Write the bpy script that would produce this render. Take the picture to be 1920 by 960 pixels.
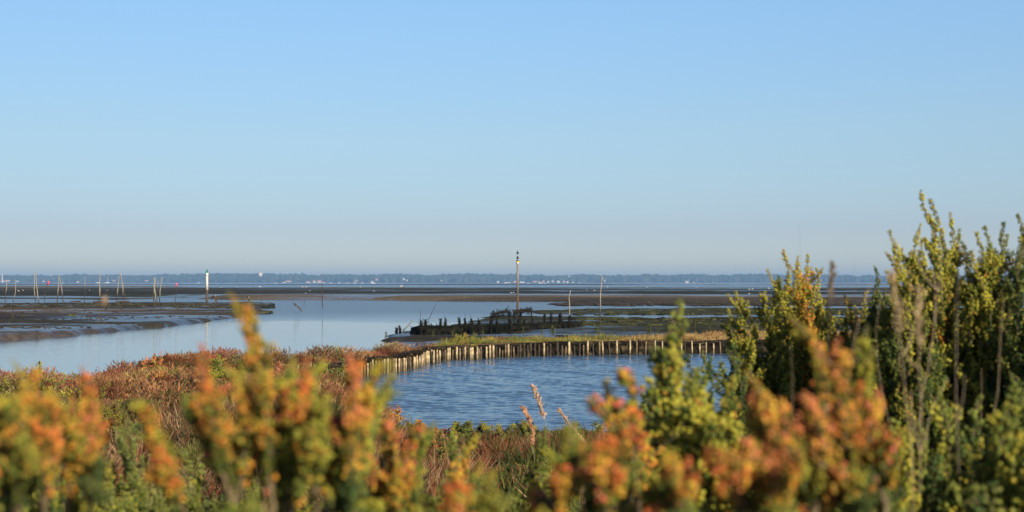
import bpy, math, random
import numpy as np
from mathutils import Vector

# ------------------------------------------------------------------ camera, sky, sun, exposure
sc = bpy.context.scene
for o in list(bpy.data.objects):
    bpy.data.objects.remove(o)
R = math.radians
F = 1920 * 50 / 36.0            # focal length in photo pixels (50 mm on a 36 mm sensor)
CAMZ = 3.2
HORIZON = 529.5
PITCH = math.atan((HORIZON - 480) / F)
cam = bpy.data.cameras.new('camera')
cam.lens = 50; cam.sensor_width = 36; cam.clip_start = 0.05; cam.clip_end = 30000
camo = bpy.data.objects.new('camera', cam)
sc.collection.objects.link(camo)
camo.location = (0, 0, CAMZ)
camo.rotation_euler = (math.pi / 2 + PITCH, 0, 0)
cam.dof.use_dof = True
cam.dof.focus_distance = 70
cam.dof.aperture_fstop = 6.5
sc.camera = camo

SUN_EL = R(24); SUN_AZ = R(147)    # azimuth clockwise from +Y (the view direction): behind, to the right
sund = Vector((math.sin(SUN_AZ) * math.cos(SUN_EL), math.cos(SUN_AZ) * math.cos(SUN_EL), math.sin(SUN_EL)))
world = bpy.data.worlds.new('World'); sc.world = world; world.use_nodes = True
nt = world.node_tree; nt.nodes.clear()
out = nt.nodes.new('ShaderNodeOutputWorld'); bg = nt.nodes.new('ShaderNodeBackground')
sky = nt.nodes.new('ShaderNodeTexSky'); sky.sky_type = 'NISHITA'; sky.sun_disc = False
sky.sun_elevation = SUN_EL; sky.sun_rotation = SUN_AZ
sky.altitude = 0; sky.air_density = 1.0; sky.dust_density = 0.3; sky.ozone_density = 3.0
# the clear autumn sky: blue above, greyer and paler in the last degrees over the horizon
tc = nt.nodes.new('ShaderNodeTexCoord'); sx = nt.nodes.new('ShaderNodeSeparateXYZ')
nt.links.new(tc.outputs['Generated'], sx.inputs[0])
ramp = nt.nodes.new('ShaderNodeValToRGB')
SKYRAMP = [(0.0, (0.60, 0.635, 0.78)), (0.0148, (0.60, 0.635, 0.78)), (0.037, (0.53, 0.552, 0.73)), (0.067, (0.60, 0.635, 0.74)), (0.104, (0.70, 0.725, 0.77)), (0.152, (0.78, 0.83, 0.88)), (0.193, (0.84, 0.925, 0.97)), (0.3, (0.5, 0.6, 0.75)), (0.5, (0.22, 0.27, 0.37)), (1.0, (0.2, 0.25, 0.35))]
els = ramp.color_ramp.elements
for i, (p, c) in enumerate(SKYRAMP):
    e = els[i] if i < 2 else els.new(p)
    e.position = p; e.color = (*c, 1)
mul = nt.nodes.new('ShaderNodeMix'); mul.data_type = 'RGBA'; mul.blend_type = 'MULTIPLY'; mul.inputs[0].default_value = 1.0
nt.links.new(sx.outputs['Z'], ramp.inputs[0])
nt.links.new(sky.outputs[0], mul.inputs[6]); nt.links.new(ramp.outputs[0], mul.inputs[7])
mrx = nt.nodes.new('ShaderNodeMapRange'); mrx.inputs[1].default_value = -.35; mrx.inputs[2].default_value = .35; mrx.inputs[3].default_value = .93; mrx.inputs[4].default_value = 1.12
nt.links.new(sx.outputs['X'], mrx.inputs[0])
mul2 = nt.nodes.new('ShaderNodeMix'); mul2.data_type = 'RGBA'; mul2.blend_type = 'MULTIPLY'; mul2.inputs[0].default_value = 1.0
nt.links.new(mul.outputs[2], mul2.inputs[6]); nt.links.new(mrx.outputs[0], mul2.inputs[7])
nt.links.new(mul2.outputs[2], bg.inputs[0]); bg.inputs[1].default_value = 0.11
nt.links.new(bg.outputs[0], out.inputs[0])
sl = bpy.data.lights.new('sun', 'SUN'); sl.energy = 5.0; sl.angle = R(0.53); sl.color = (1.0, 0.84, 0.62)
so = bpy.data.objects.new('sun', sl); sc.collection.objects.link(so)
so.rotation_euler = sund.to_track_quat('Z', 'Y').to_euler()
so.location = (20, -20, 30)
sc.view_settings.view_transform = 'Standard'; sc.view_settings.look = 'None'
sc.view_settings.gamma = 1; sc.view_settings.exposure = 0.35; sc.view_settings.use_curve_mapping = False
sc.render.engine = 'CYCLES'
cy = sc.cycles
cy.use_denoising = True
try: cy.denoiser = 'OPENIMAGEDENOISE'
except Exception: pass
cy.max_bounces = 6; cy.diffuse_bounces = 2; cy.glossy_bounces = 3; cy.transmission_bounces = 3; cy.volume_bounces = 1
cy.transparent_max_bounces = 8; cy.caustics_reflective = False; cy.caustics_refractive = False

# ------------------------------------------------------------------ helpers
rng = np.random.default_rng(7)
random.seed(7)
cP, sP = math.cos(PITCH), math.sin(PITCH)

def ray(px, py):
    u = 480 - py
    return np.array([px - 960.0, F * cP - u * sP, F * sP + u * cP])

def ground(px, py, z=0.0):
    d = ray(px, py)
    t = (z - CAMZ) / d[2]
    return np.array([d[0] * t, d[1] * t, z])

def at(px, py, Y):
    d = ray(px, py)
    t = Y / d[1]
    return np.array([d[0] * t, Y, CAMZ + d[2] * t])

def project(x, y, z):
    dz = z - CAMZ
    f = y * cP + dz * sP; u = -y * sP + dz * cP
    return 960 + F * x / f, 480 - F * u / f

def hash2(ix, iy, seed):
    ix = ix.astype(np.int64); iy = iy.astype(np.int64)
    h = (ix * 374761393 + iy * 668265263 + seed * 974711) & 0xFFFFFFFF
    h = ((h ^ (h >> 13)) * 1274126177) & 0xFFFFFFFF
    h = h ^ (h >> 16)
    return (h & 0xFFFFFF) / float(0xFFFFFF)

def vnoise(x, y, seed=0):
    x = np.asarray(x, float); y = np.asarray(y, float)
    ix = np.floor(x); iy = np.floor(y); fx = x - ix; fy = y - iy
    fx = fx * fx * (3 - 2 * fx); fy = fy * fy * (3 - 2 * fy)
    a = hash2(ix, iy, seed); b = hash2(ix + 1, iy, seed); c = hash2(ix, iy + 1, seed); d = hash2(ix + 1, iy + 1, seed)
    return (a * (1 - fx) + b * fx) * (1 - fy) + (c * (1 - fx) + d * fx) * fy

def fbm(x, y, seed=0, octv=4):
    s = 0; a = 0.5; t = 0
    for k in range(octv):
        s = s + a * vnoise(x * 2 ** k, y * 2 ** k, seed + k * 17); t += a; a *= 0.5
    return s / t        # 0..1

def sdist(poly, x, y):
    """signed distance to a polygon, positive inside"""
    poly = np.asarray(poly, float)
    x = np.asarray(x, float); y = np.asarray(y, float)
    best = np.full(x.shape, 1e18); inside = np.zeros(x.shape, bool)
    n = len(poly)
    for i in range(n):
        ax, ay = poly[i]; bx, by = poly[(i + 1) % n]
        dx, dy = bx - ax, by - ay
        t = np.clip(((x - ax) * dx + (y - ay) * dy) / (dx * dx + dy * dy + 1e-12), 0, 1)
        best = np.minimum(best, (x - ax - t * dx) ** 2 + (y - ay - t * dy) ** 2)
        c = ((ay > y) != (by > y))
        with np.errstate(divide='ignore', invalid='ignore'):
            xi = (bx - ax) * (y - ay) / (by - ay + 1e-30) + ax
        inside ^= c & (x < xi)
    return np.where(inside, 1, -1) * np.sqrt(best)

def sstep(a, b, v):
    t = np.clip((v - a) / (b - a), 0, 1)
    return t * t * (3 - 2 * t)

def tag(o, label=None, cat=None, group=None, kind=None):
    if label: o['label'] = label
    if cat: o['category'] = cat
    if group: o['group'] = group
    if kind: o['kind'] = kind
    return o

def empty(name, loc, label=None, cat=None, group=None):
    o = bpy.data.objects.new(name, None); sc.collection.objects.link(o)
    o.location = [float(v) for v in loc]; o.empty_display_size = 0.2
    return tag(o, label, cat, group)

def mkmesh(name, V, T, col=None, smooth=False):
    V = np.asarray(V, np.float32); T = np.asarray(T, np.int32)
    me = bpy.data.meshes.new(name)
    me.vertices.add(len(V)); me.vertices.foreach_set('co', V.ravel())
    k = T.shape[1]
    me.loops.add(T.size); me.loops.foreach_set('vertex_index', T.ravel())
    me.polygons.add(len(T))
    me.polygons.foreach_set('loop_start', np.arange(0, T.size, k, dtype=np.int32))
    me.polygons.foreach_set('loop_total', np.full(len(T), k, np.int32))
    me.polygons.foreach_set('use_smooth', np.full(len(T), bool(smooth)))
    if col is not None:
        a = me.color_attributes.new('col', 'FLOAT_COLOR', 'POINT')
        c4 = np.ones((len(V), 4), np.float32); c4[:, :3] = col
        a.data.foreach_set('color', c4.ravel())
    me.update(); me.validate()
    return me

class Geo:
    """collects triangles, then links them as ONE mesh object"""
    def __init__(s): s.V = []; s.T = []; s.C = []; s.n = 0
    def add(s, V, T, C=(1, 1, 1)):
        V = np.asarray(V, float).reshape(-1, 3); T = np.asarray(T, int).reshape(-1, 3)
        C = np.asarray(C, float)
        if C.ndim == 1: C = np.tile(C, (len(V), 1))
        s.V.append(V); s.T.append(T + s.n); s.C.append(C); s.n += len(V)
    def quads(s, V, Q, C=(1, 1, 1)):
        Q = np.asarray(Q, int).reshape(-1, 4)
        s.add(V, np.concatenate([Q[:, [0, 1, 2]], Q[:, [0, 2, 3]]]), C)
    def box(s, c, size, C=(1, 1, 1), rz=0, ry=0, rx=0, taper=1.0):
        v = np.array([[x, y, z] for z in (-.5, .5) for y in (-.5, .5) for x in (-.5, .5)], float)
        v[4:, :2] *= taper
        v *= np.asarray(size, float)
        for ang, (i, j) in ((rx, (1, 2)), (ry, (2, 0)), (rz, (0, 1))):
            if ang:
                ca, sa = math.cos(ang), math.sin(ang)
                a, b = v[:, i].copy(), v[:, j].copy()
                v[:, i] = a * ca - b * sa; v[:, j] = a * sa + b * ca
        v += np.asarray(c, float)
        s.quads(v, [[0, 2, 3, 1], [4, 5, 7, 6], [0, 1, 5, 4], [2, 6, 7, 3], [0, 4, 6, 2], [1, 3, 7, 5]], C)
    def tube(s, pts, rad, k=6, C=(1, 1, 1), cap=True, rough=0.0):
        pts = np.asarray(pts, float); m = len(pts)
        rad = np.broadcast_to(np.asarray(rad, float), (m,))
        tan = np.gradient(pts, axis=0); tan /= np.linalg.norm(tan, axis=1, keepdims=True) + 1e-12
        ref = np.array([0, 1, 0.0]) if abs(tan[0][1]) < 0.9 else np.array([1, 0, 0.0])
        a = np.cross(tan, ref); a /= np.linalg.norm(a, axis=1, keepdims=True) + 1e-12
        b = np.cross(tan, a)
        th = np.arange(k) * 2 * math.pi / k
        r = rad[:, None] * (1 + rough * (rng.random((m, k)) - .5))
        ring = pts[:, None] + r[..., None] * (np.cos(th)[None, :, None] * a[:, None] + np.sin(th)[None, :, None] * b[:, None])
        V = ring.reshape(-1, 3)
        i = np.arange(m - 1)[:, None] * k + np.arange(k)[None]
        j = np.arange(m - 1)[:, None] * k + (np.arange(k)[None] + 1) % k
        Q = np.stack([i, j, j + k, i + k], -1).reshape(-1, 4)
        T = np.concatenate([Q[:, [0, 1, 2]], Q[:, [0, 2, 3]]])
        if cap:
            V = np.concatenate([V, pts[:1], pts[-1:]]); n0 = m * k
            kk = np.arange(k)
            T = np.concatenate([T, np.stack([np.full(k, n0), (kk + 1) % k, kk], -1),
                                np.stack([np.full(k, n0 + 1), (m - 1) * k + kk, (m - 1) * k + (kk + 1) % k], -1)])
        if np.asarray(C).ndim == 2:
            Cc = np.repeat(np.asarray(C, float), k, axis=0)
            if cap: Cc = np.concatenate([Cc, [C[0]], [C[-1]]])
            C = Cc
        s.add(V, T, C)
    def spindles(s, P, D, L, W, C, k=4, mid=0.5):
        """n pointed leaf or twig bodies: base P, direction D, length L, width W"""
        P = np.asarray(P, float); n = len(P)
        D = np.asarray(D, float); D = D / (np.linalg.norm(D, axis=1, keepdims=True) + 1e-9)
        L = np.broadcast_to(L, (n,)).astype(float); W = np.broadcast_to(W, (n,)).astype(float)
        rnd = rng.normal(size=(n, 3)); a = np.cross(D, rnd); a /= np.linalg.norm(a, axis=1, keepdims=True) + 1e-9
        b = np.cross(D, a)
        th = np.arange(k) * 2 * math.pi / k
        c = P + D * (L * mid)[:, None]
        ring = c[:, None] + (W * .5)[:, None, None] * (np.cos(th)[None, :, None] * a[:, None] + np.sin(th)[None, :, None] * b[:, None])
        V = np.concatenate([P[:, None], ring, (P + D * L[:, None])[:, None]], 1)   # n,k+2,3
        base = (np.arange(n) * (k + 2))[:, None]
        kk = np.arange(k)
        t1 = np.stack([np.zeros(k, int), 1 + (kk + 1) % k, 1 + kk], -1)
        t2 = np.stack([np.full(k, k + 1), 1 + kk, 1 + (kk + 1) % k], -1)
        T = (base[:, :, None] + np.concatenate([t1, t2])[None]).reshape(-1, 3)
        C = np.asarray(C, float)
        if C.ndim == 1: C = np.tile(C, (n, 1))
        s.add(V.reshape(-1, 3), T, np.repeat(C, k + 2, axis=0))
    def build(s, name, mat, parent=None, smooth=False):
        V = np.concatenate(s.V); T = np.concatenate(s.T); C = np.concatenate(s.C)
        if parent is not None: V = V - np.array(parent.location)
        me = mkmesh(name, V, T, C, smooth)
        if mat: me.materials.append(mat)
        o = bpy.data.objects.new(name, me); sc.collection.objects.link(o)
        if parent is not None: o.parent = parent
        return o

# ------------------------------------------------------------------ materials
def newmat(name):
    m = bpy.data.materials.new(name); m.use_nodes = True
    n = m.node_tree; b = n.nodes['Principled BSDF']
    return m, n, b

def attr_mat(name, rough=0.7, noise_scale=None, noise_amt=0.0, spec=0.3, transl=0.0, bump=0.0):
    m, n, b = newmat(name)
    a = n.nodes.new('ShaderNodeAttribute'); a.attribute_name = 'col'
    src = a.outputs['Color']
    if noise_scale:
        tcn = n.nodes.new('ShaderNodeTexCoord'); no = n.nodes.new('ShaderNodeTexNoise')
        no.inputs['Scale'].default_value = noise_scale; no.inputs['Detail'].default_value = 5
        n.links.new(tcn.outputs['Object'], no.inputs['Vector'])
        mr = n.nodes.new('ShaderNodeMapRange'); mr.inputs[1].default_value = 0.3; mr.inputs[2].default_value = 0.7
        mr.inputs[3].default_value = 1 - noise_amt; mr.inputs[4].default_value = 1 + noise_amt
        n.links.new(no.outputs[0], mr.inputs[0])
        mx = n.nodes.new('ShaderNodeMix'); mx.data_type = 'RGBA'; mx.blend_type = 'MULTIPLY'; mx.inputs[0].default_value = 1
        n.links.new(src, mx.inputs[6]); n.links.new(mr.outputs[0], mx.inputs[7]); src = mx.outputs[2]
        if bump:
            bp = n.nodes.new('ShaderNodeBump'); bp.inputs['Strength'].default_value = bump; bp.inputs['Distance'].default_value = 0.02
            n.links.new(no.outputs[0], bp.inputs['Height']); n.links.new(bp.outputs[0], b.inputs['Normal'])
    n.links.new(src, b.inputs['Base Color'])
    b.inputs['Roughness'].default_value = rough; b.inputs['Specular IOR Level'].default_value = spec
    if transl:
        o = n.nodes['Material Output']; tr = n.nodes.new('ShaderNodeBsdfTranslucent'); ms = n.nodes.new('ShaderNodeMixShader')
        ms.inputs[0].default_value = transl
        n.links.new(src, tr.inputs[0]); n.links.new(b.outputs[0], ms.inputs[1]); n.links.new(tr.outputs[0], ms.inputs[2])
        n.links.new(ms.outputs[0], o.inputs[0])
    return m

M_LEAF = attr_mat('leaf', 0.62, None, 0, 0.10, 0.15)
M_STEM = attr_mat('stem', 0.85, 60, 0.3, 0.2)
M_COVER = attr_mat('ground_cover_plants', 0.85, None, 0, 0.05, 0.08)
M_WOOD = attr_mat('weathered_wood', 0.85, 9, 0.4, 0.2, 0, 0.6)
M_WEED = attr_mat('wet_seaweed', 0.9, 4, 0.5, 0.04, 0, 0.6)
M_PAINT = attr_mat('painted', 0.5, 3, 0.12, 0.4)
M_FAR = attr_mat('far_painted', 0.7)
M_TREE = attr_mat('far_trees', 0.9, None, 0, 0.05)
M_CLOTH = attr_mat('cloth', 0.85)

# ------------------------------------------------------------------ layout of land, pond and mud (plan polygons)
def gp(pts, z): return [tuple(ground(px, py, z)[:2]) for px, py in pts]
land_back = gp([(-700, 715), (-300, 700), (0, 692), (190, 690), (300, 670), (400, 661), (520, 660), (620, 653), (700, 646), (790, 640)], 1.32) + \
            gp([(860, 635), (1000, 633), (1200, 629), (1370, 624), (1700, 618), (2300, 612)], 1.15)
LAND = land_back + [(120, 60), (120, -20), (-120, -20), (-120, 22)]
pond_far = gp([(560, 731), (594, 720), (620, 718), (655, 714), (690, 707), (727, 702), (760, 697), (797, 687), (841, 677), (900, 673), (975, 669.5),
               (1046, 667.5), (1157, 666), (1240, 665), (1373, 663.5), (1520, 663), (1750, 668)], 0.6)
pond_near = gp([(1850, 720), (1750, 775), (1500, 812), (1240, 818), (1000, 820), (850, 822), (770, 806), (700, 775), (640, 750), (590, 740)], 0.6)
POND = pond_far + pond_near
MUD = [
    # left bank
    (gp([(-900, 571.5), (0, 571), (390, 571), (470, 569.5), (508, 572), (500, 576.5), (478, 579), (497, 588), (470, 591), (430, 597), (380, 603),
         (300, 612), (170, 623), (70, 633), (0, 637), (-200, 652), (-900, 700)], 0), 0.27, 1.5),
    # wide flats
    (gp([(-1500, 540.7), (600, 541.2), (3200, 542.4), (3200, 566.2), (1300, 566), (1000, 565.5), (900, 565), (800, 564), (720, 562.3), (480, 562), (430, 560.5),
         (350, 557.5), (150, 554.5), (-1500, 554)], 0), 0.65, 10),
    (gp([(-1500, 555.5), (150, 557), (300, 560), (200, 562.5), (120, 560.5), (-1500, 560)], 0), 0.02, 4),
    (gp([(1030, 568), (1200, 567.4), (3200, 567), (3200, 574.5), (1400, 574), (1150, 573), (1040, 571.5)], 0), 0.12, 3),
    (gp([(-2000, 532.3), (3600, 532.3), (3600, 534.4), (500, 534.2), (-2000, 533.5)], 0), 0.55, 60),
    (gp([(-900, 537.2), (300, 537.2), (350, 538.4), (-900, 538.4)], 0), 0.35, 20),
    # right, olive bank
    (gp([(1000, 583.5), (1100, 581.8), (1300, 580.5), (3200, 579), (3200, 591.5), (1300, 590.5), (1150, 590), (1010, 589)], 0), 0.16, 1.5),
    # right, dark mud behind the pond bank
    (gp([(722, 645), (728, 634.5), (762, 622.5), (850, 610), (900, 601), (912, 593.5), (960, 590.5), (1040, 594.5), (1200, 596), (3200, 595), (3200, 760), (1400, 700), (860, 700), (722, 665)], 0), 0.09, 1.2),
]

def land_h(x, y):
    t = x / np.maximum(y, 1.0)
    left = np.interp(y, [-10, 0, 8, 12, 16, 22, 30, 60], [1.9, 1.85, 1.5, 1.35, 1.25, 1.15, 1.1, 1.05])
    cen = np.interp(y, [-10, 0, 8, 12, 16, 20, 23.5, 40, 60], [1.9, 1.85, 1.5, 1.22, 0.98, 0.80, 0.66, 0.95, 1.03])
    w = sstep(-0.16, -0.06, t)
    w = np.where(y > 33, 0, w)
    return left * (1 - w) + cen * w

def terrain(x, y):
    x = np.asarray(x, float); y = np.asarray(y, float)
    h = np.full(x.shape, -0.5)
    mud = np.zeros(x.shape)
    nz = fbm(x / 14 + 3, y / 3.2, 5, 5) - 0.5
    nf = fbm(x / 90 + 3, y / 40, 9, 4) - 0.5
    for poly, hh, w in MUD:
        d = sdist(poly, x, y)
        d = d + (fbm(x / (w * 3), y / (w * 1.5), 31, 3) - .5) * w * 1.2
        s = sstep(-w, w * .25, d)
        h = np.maximum(h, -0.5 + s * (0.5 + hh))
        mud = np.maximum(mud, s)
    amp = np.where((x / np.maximum(y, 1) > -0.1) & (y < 240), 0.22, 0.13)
    amp = np.where(y > 240, 0.12, amp)
    nq = fbm(x / 1.6, y / .9, 23, 4) - .5
    h = h + mud * np.where(y < 240, nq * .12, 0) + mud * (nz * amp * 1.6 + np.where(y > 240, nf * 0.7, nf * 0.1))
    dl = sdist(LAND, x, y)
    lw = sstep(-2.2, 0.3, dl + (vnoise(x / 1.3, y / 1.3, 3) - .5) * .6)
    lh = land_h(x, y) + (fbm(x / 2.5, y / 2.5, 77, 4) - .5) * 0.18 * sstep(0.3, 2, dl)
    h = h * (1 - lw) + lh * lw
    dp = sdist(POND, x, y)
    near = (y < 30)
    pw = np.where(near, sstep(-0.5, 0.9, dp), sstep(-0.55, -0.42, dp))
    h = h * (1 - pw) + 0.15 * pw
    # the far shore rises out of the bay
    hs = sstep(5600, 5680, y + (fbm(x / 600, y * 0, 12, 3) - .5) * 60) * 1.6 + sstep(5680, 6500, y) * 14
    h = np.maximum(h, np.where(y > 5500, -0.5 + hs, -9))
    return h, lw * (1 - pw), pw

ys = np.concatenate([np.arange(-8, 18, 0.25), np.arange(18, 62, 0.14)])
pyy = np.arange(HORIZON + CAMZ * F / 62, HORIZON + CAMZ * F / 5400, -0.35)
ys = np.concatenate([ys, (CAMZ * F / (pyy - HORIZON))[1:], np.linspace(5500, 6600, 45), [7600, 8600]])
ts = np.concatenate([-np.geomspace(1.6, 0.44, 22), np.linspace(-0.43, 0.43, 520), np.geomspace(0.44, 1.6, 22)])
YY, TT = np.meshgrid(ys, ts, indexing='ij')
XX = TT * (np.maximum(YY, 0) + 12)
HH, LW, PW = terrain(XX, YY)
nr, nc = YY.shape
V = np.stack([XX, YY, HH], -1).reshape(-1, 3)
i = (np.arange(nr - 1)[:, None] * nc + np.arange(nc - 1)[None]).ravel()
Q = np.stack([i, i + 1, i + nc + 1, i + nc], -1)
# colour zones: true colours of mud, algae, sand, soil
def mix(a, b, w): return a * (1 - w[..., None]) + b * w[..., None]
PXg, PYg = project(XX, np.maximum(YY, .5), HH)
mudc = mix(np.array([0.040, 0.034, 0.028]), np.array([0.085, 0.070, 0.055]), sstep(.35, .7, fbm(XX / 30, YY / 12, 41, 4)))
alg = sstep(.54, .66, fbm(XX / 60, YY / 25, 51, 4)) * np.where((YY < 240) & (XX < -5), .2, .6)
mudc = mix(mudc, np.array([0.075, 0.085, 0.030]), alg * (YY > 60))
farg = ((YY > 600) & (YY < 900)) * sstep(.55, .6, fbm(XX / 120, YY / 60, 57, 3))
mudc = mix(mudc, np.array([0.16, 0.16, 0.05]), farg * 0.8)
m4 = sstep(-1, 1, sdist(MUD[6][0], XX, YY)) ; mudc = mix(mudc, np.array([0.045, 0.055, 0.020]), m4 * .85)
m8 = sstep(-1, 1, sdist(MUD[7][0], XX, YY)) ; mudc = mix(mudc, np.array([0.030, 0.030, 0.018]), m8 * .7)
stk = fbm(XX / 300, YY / (14 + YY * .03), 66, 4)
mudc = mix(mudc, np.array([0.17, 0.14, 0.10]), (YY > 240) * sstep(.56, .66, stk) * .8)
wetfar = (YY > 240) * sstep(.60, .66, fbm(XX / 260 + 5, YY / (10 + YY * .03), 67, 4))
mudc = mix(mudc, np.array([0.030, 0.030, 0.018]), (YY > 240) * sstep(.46, .40, stk) * .8)
sandp = gp([(1070, 560.5), (1090, 557.6), (1125, 557.4), (1150, 559), (1120, 561)], 0.3)
mudc = mix(mudc, np.array([0.26, 0.20, 0.13]), sstep(-8, 8, sdist(sandp, XX, YY)))
sandl = gp([(-300, 583), (60, 581), (250, 581.5), (420, 583), (250, 586), (0, 589), (-300, 592)], 0.1)
mudc = mix(mudc, np.array([0.16, 0.12, 0.075]), sstep(-2, 3, sdist(sandl, XX, YY)) * .8)
soil = mix(np.array([0.075, 0.05, 0.03]), np.array([0.14, 0.10, 0.06]), fbm(XX / .6, YY / .6, 61, 4))
COL = mix(mudc, soil, sstep(.3, .8, LW))
COL = mix(COL, np.array([0.05, 0.045, 0.035]), PW)
COL = mix(COL, np.array([0.42, 0.36, 0.27]), ((YY > 5560) & (YY < 5800)).astype(float))
COL = mix(COL, np.array([0.06, 0.07, 0.03]), (YY >= 5800).astype(float))
me = mkmesh('ground', V, Q, COL.reshape(-1, 3), True)
wet = np.where(YY > 225, -.03, .03)
wet = np.where((XX / np.maximum(YY, 1) < -.15) & (YY < 205), .07 + .05 * sstep(170, 120, YY), wet)
wet = np.where((XX / np.maximum(YY, 1) > -.12) & (YY < 118), .09, wet)
wet = np.where((XX / np.maximum(YY, 1) < .03) & (YY < 100), .2, wet)
wet = wet + wetfar * .22 - sstep(.2, .6, LW)
a = me.attributes.new('wet', 'FLOAT', 'POINT'); a.data.foreach_set('value', wet.ravel().astype(np.float32))
mg, n, b = newmat('tidal_mud_and_soil')
at1 = n.nodes.new('ShaderNodeAttribute'); at1.attribute_name = 'col'
at2 = n.nodes.new('ShaderNodeAttribute'); at2.attribute_name = 'wet'
tcn = n.nodes.new('ShaderNodeTexCoord')
mp = n.nodes.new('ShaderNodeMapping'); mp.inputs['Scale'].default_value = (0.055, 0.11, 1)
n.links.new(tcn.outputs['Object'], mp.inputs[0])
no = n.nodes.new('ShaderNodeTexNoise'); no.inputs['Scale'].default_value = 1; no.inputs['Detail'].default_value = 7; no.inputs['Roughness'].default_value = .6
n.links.new(mp.outputs[0], no.inputs['Vector'])
adw = n.nodes.new('ShaderNodeMath'); adw.operation = 'ADD'
n.links.new(no.outputs[0], adw.inputs[0]); n.links.new(at2.outputs['Fac'], adw.inputs[1])
mm = n.nodes.new('ShaderNodeMapRange'); mm.inputs[1].default_value = 0.56; mm.inputs[2].default_value = 0.66; mm.inputs[3].default_value = 0; mm.inputs[4].default_value = 1
n.links.new(adw.outputs[0], mm.inputs[0])
mr2 = n.nodes.new('ShaderNodeMapRange'); mr2.inputs[3].default_value = 0.95; mr2.inputs[4].default_value = 0.25
n.links.new(mm.outputs[0], mr2.inputs[0]); n.links.new(mr2.outputs[0], b.inputs['Roughness'])
mr3 = n.nodes.new('ShaderNodeMapRange'); mr3.inputs[3].default_value = 0.03; mr3.inputs[4].default_value = 0.45
n.links.new(mm.outputs[0], mr3.inputs[0]); n.links.new(mr3.outputs[0], b.inputs['Specular IOR Level'])
no2 = n.nodes.new('ShaderNodeTexNoise'); no2.inputs['Scale'].default_value = 2.2; no2.inputs['Detail'].default_value = 8
n.links.new(tcn.outputs['Object'], no2.inputs['Vector'])
bp = n.nodes.new('ShaderNodeBump'); bp.inputs['Strength'].default_value = .8; bp.inputs['Distance'].default_value = .15
n.links.new(no2.outputs[0], bp.inputs['Height']); n.links.new(bp.outputs[0], b.inputs['Normal'])
mr4 = n.nodes.new('ShaderNodeMapRange'); mr4.inputs[1].default_value = .3; mr4.inputs[2].default_value = .7; mr4.inputs[3].default_value = .6; mr4.inputs[4].default_value = 1.4
n.links.new(no2.outputs[0], mr4.inputs[0])
mx = n.nodes.new('ShaderNodeMix'); mx.data_type = 'RGBA'; mx.blend_type = 'MULTIPLY'; mx.inputs[0].default_value = 1
n.links.new(at1.outputs['Color'], mx.inputs[6]); n.links.new(mr4.outputs[0], mx.inputs[7]); n.links.new(mx.outputs[2], b.inputs['Base Color'])
me.materials.append(mg)
go = bpy.data.objects.new('ground', me); sc.collection.objects.link(go); tag(go, kind='structure')

# ------------------------------------------------------------------ water
def water_mat(name, deep, scale, strength, rough, calm=None):
    m, n, b = newmat(name)
    b.inputs['Base Color'].default_value = (*deep, 1); b.inputs['IOR'].default_value = 1.33
    b.inputs['Roughness'].default_value = rough
    tcn = n.nodes.new('ShaderNodeTexCoord'); mp = n.nodes.new('ShaderNodeMapping')
    mp.inputs['Scale'].default_value = scale; mp.inputs['Rotation'].default_value = (0, 0, R(8))
    n.links.new(tcn.outputs['Object'], mp.inputs[0])
    no = n.nodes.new('ShaderNodeTexNoise'); no.inputs['Scale'].default_value = 1; no.inputs['Detail'].default_value = 3; no.inputs['Distortion'].default_value = .3
    n.links.new(mp.outputs[0], no.inputs['Vector'])
    bp = n.nodes.new('ShaderNodeBump'); bp.inputs['Strength'].default_value = 1; bp.inputs['Distance'].default_value = strength
    n.links.new(no.outputs[0], bp.inputs['Height'])
    if calm:
        # sheltered near part lies calm, the breeze ruffles the open part and a few streaks
        sp = n.nodes.new('ShaderNodeSeparateXYZ'); n.links.new(tcn.outputs['Object'], sp.inputs[0])
        nb = n.nodes.new('ShaderNodeTexNoise'); nb.inputs['Scale'].default_value = .02; nb.inputs['Detail'].default_value = 4
        n.links.new(tcn.outputs['Object'], nb.inputs['Vector'])
        ad = n.nodes.new('ShaderNodeMath'); ad.operation = 'MULTIPLY_ADD'; ad.inputs[1].default_value = 90; n.links.new(nb.outputs[0], ad.inputs[0]); n.links.new(sp.outputs['Y'], ad.inputs[2])
        m1 = n.nodes.new('ShaderNodeMapRange'); m1.inputs[1].default_value = calm[0]; m1.inputs[2].default_value = calm[1]; m1.inputs[3].default_value = 0.04; m1.inputs[4].default_value = 1
        n.links.new(ad.outputs[0], m1.inputs[0]); n.links.new(m1.outputs[0], bp.inputs['Strength'])
        m2 = n.nodes.new('ShaderNodeMapRange'); m2.inputs[1].default_value = calm[0]; m2.inputs[2].default_value = calm[1]; m2.inputs[3].default_value = 0.03; m2.inputs[4].default_value = rough
        n.links.new(ad.outputs[0], m2.inputs[0]); n.links.new(m2.outputs[0], b.inputs['Roughness'])
    n.links.new(bp.outputs[0], b.inputs['Normal'])
    return m
M_CHAN = water_mat('channel_water', (0.11, 0.165, 0.23), (1.2, 3.0, 1), 0.25, 0.25, (150, 190))
M_POND = water_mat('pond_water', (0.06, 0.125, 0.22), (2.2, 6.5, 1), 0.035, 0.08)
xs = np.linspace(-14000, 14000, 41); yw = np.concatenate([np.linspace(20, 300, 20), np.geomspace(330, 8000, 20)])
A, B = np.meshgrid(xs, yw)
nn = A.shape[1]; i = (np.arange(A.shape[0] - 1)[:, None] * nn + np.arange(nn - 1)[None]).ravel()
me = mkmesh('channel_water', np.stack([A, B, np.zeros_like(A)], -1).reshape(-1, 3), np.stack([i, i + 1, i + nn + 1, i + nn], -1))
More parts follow.
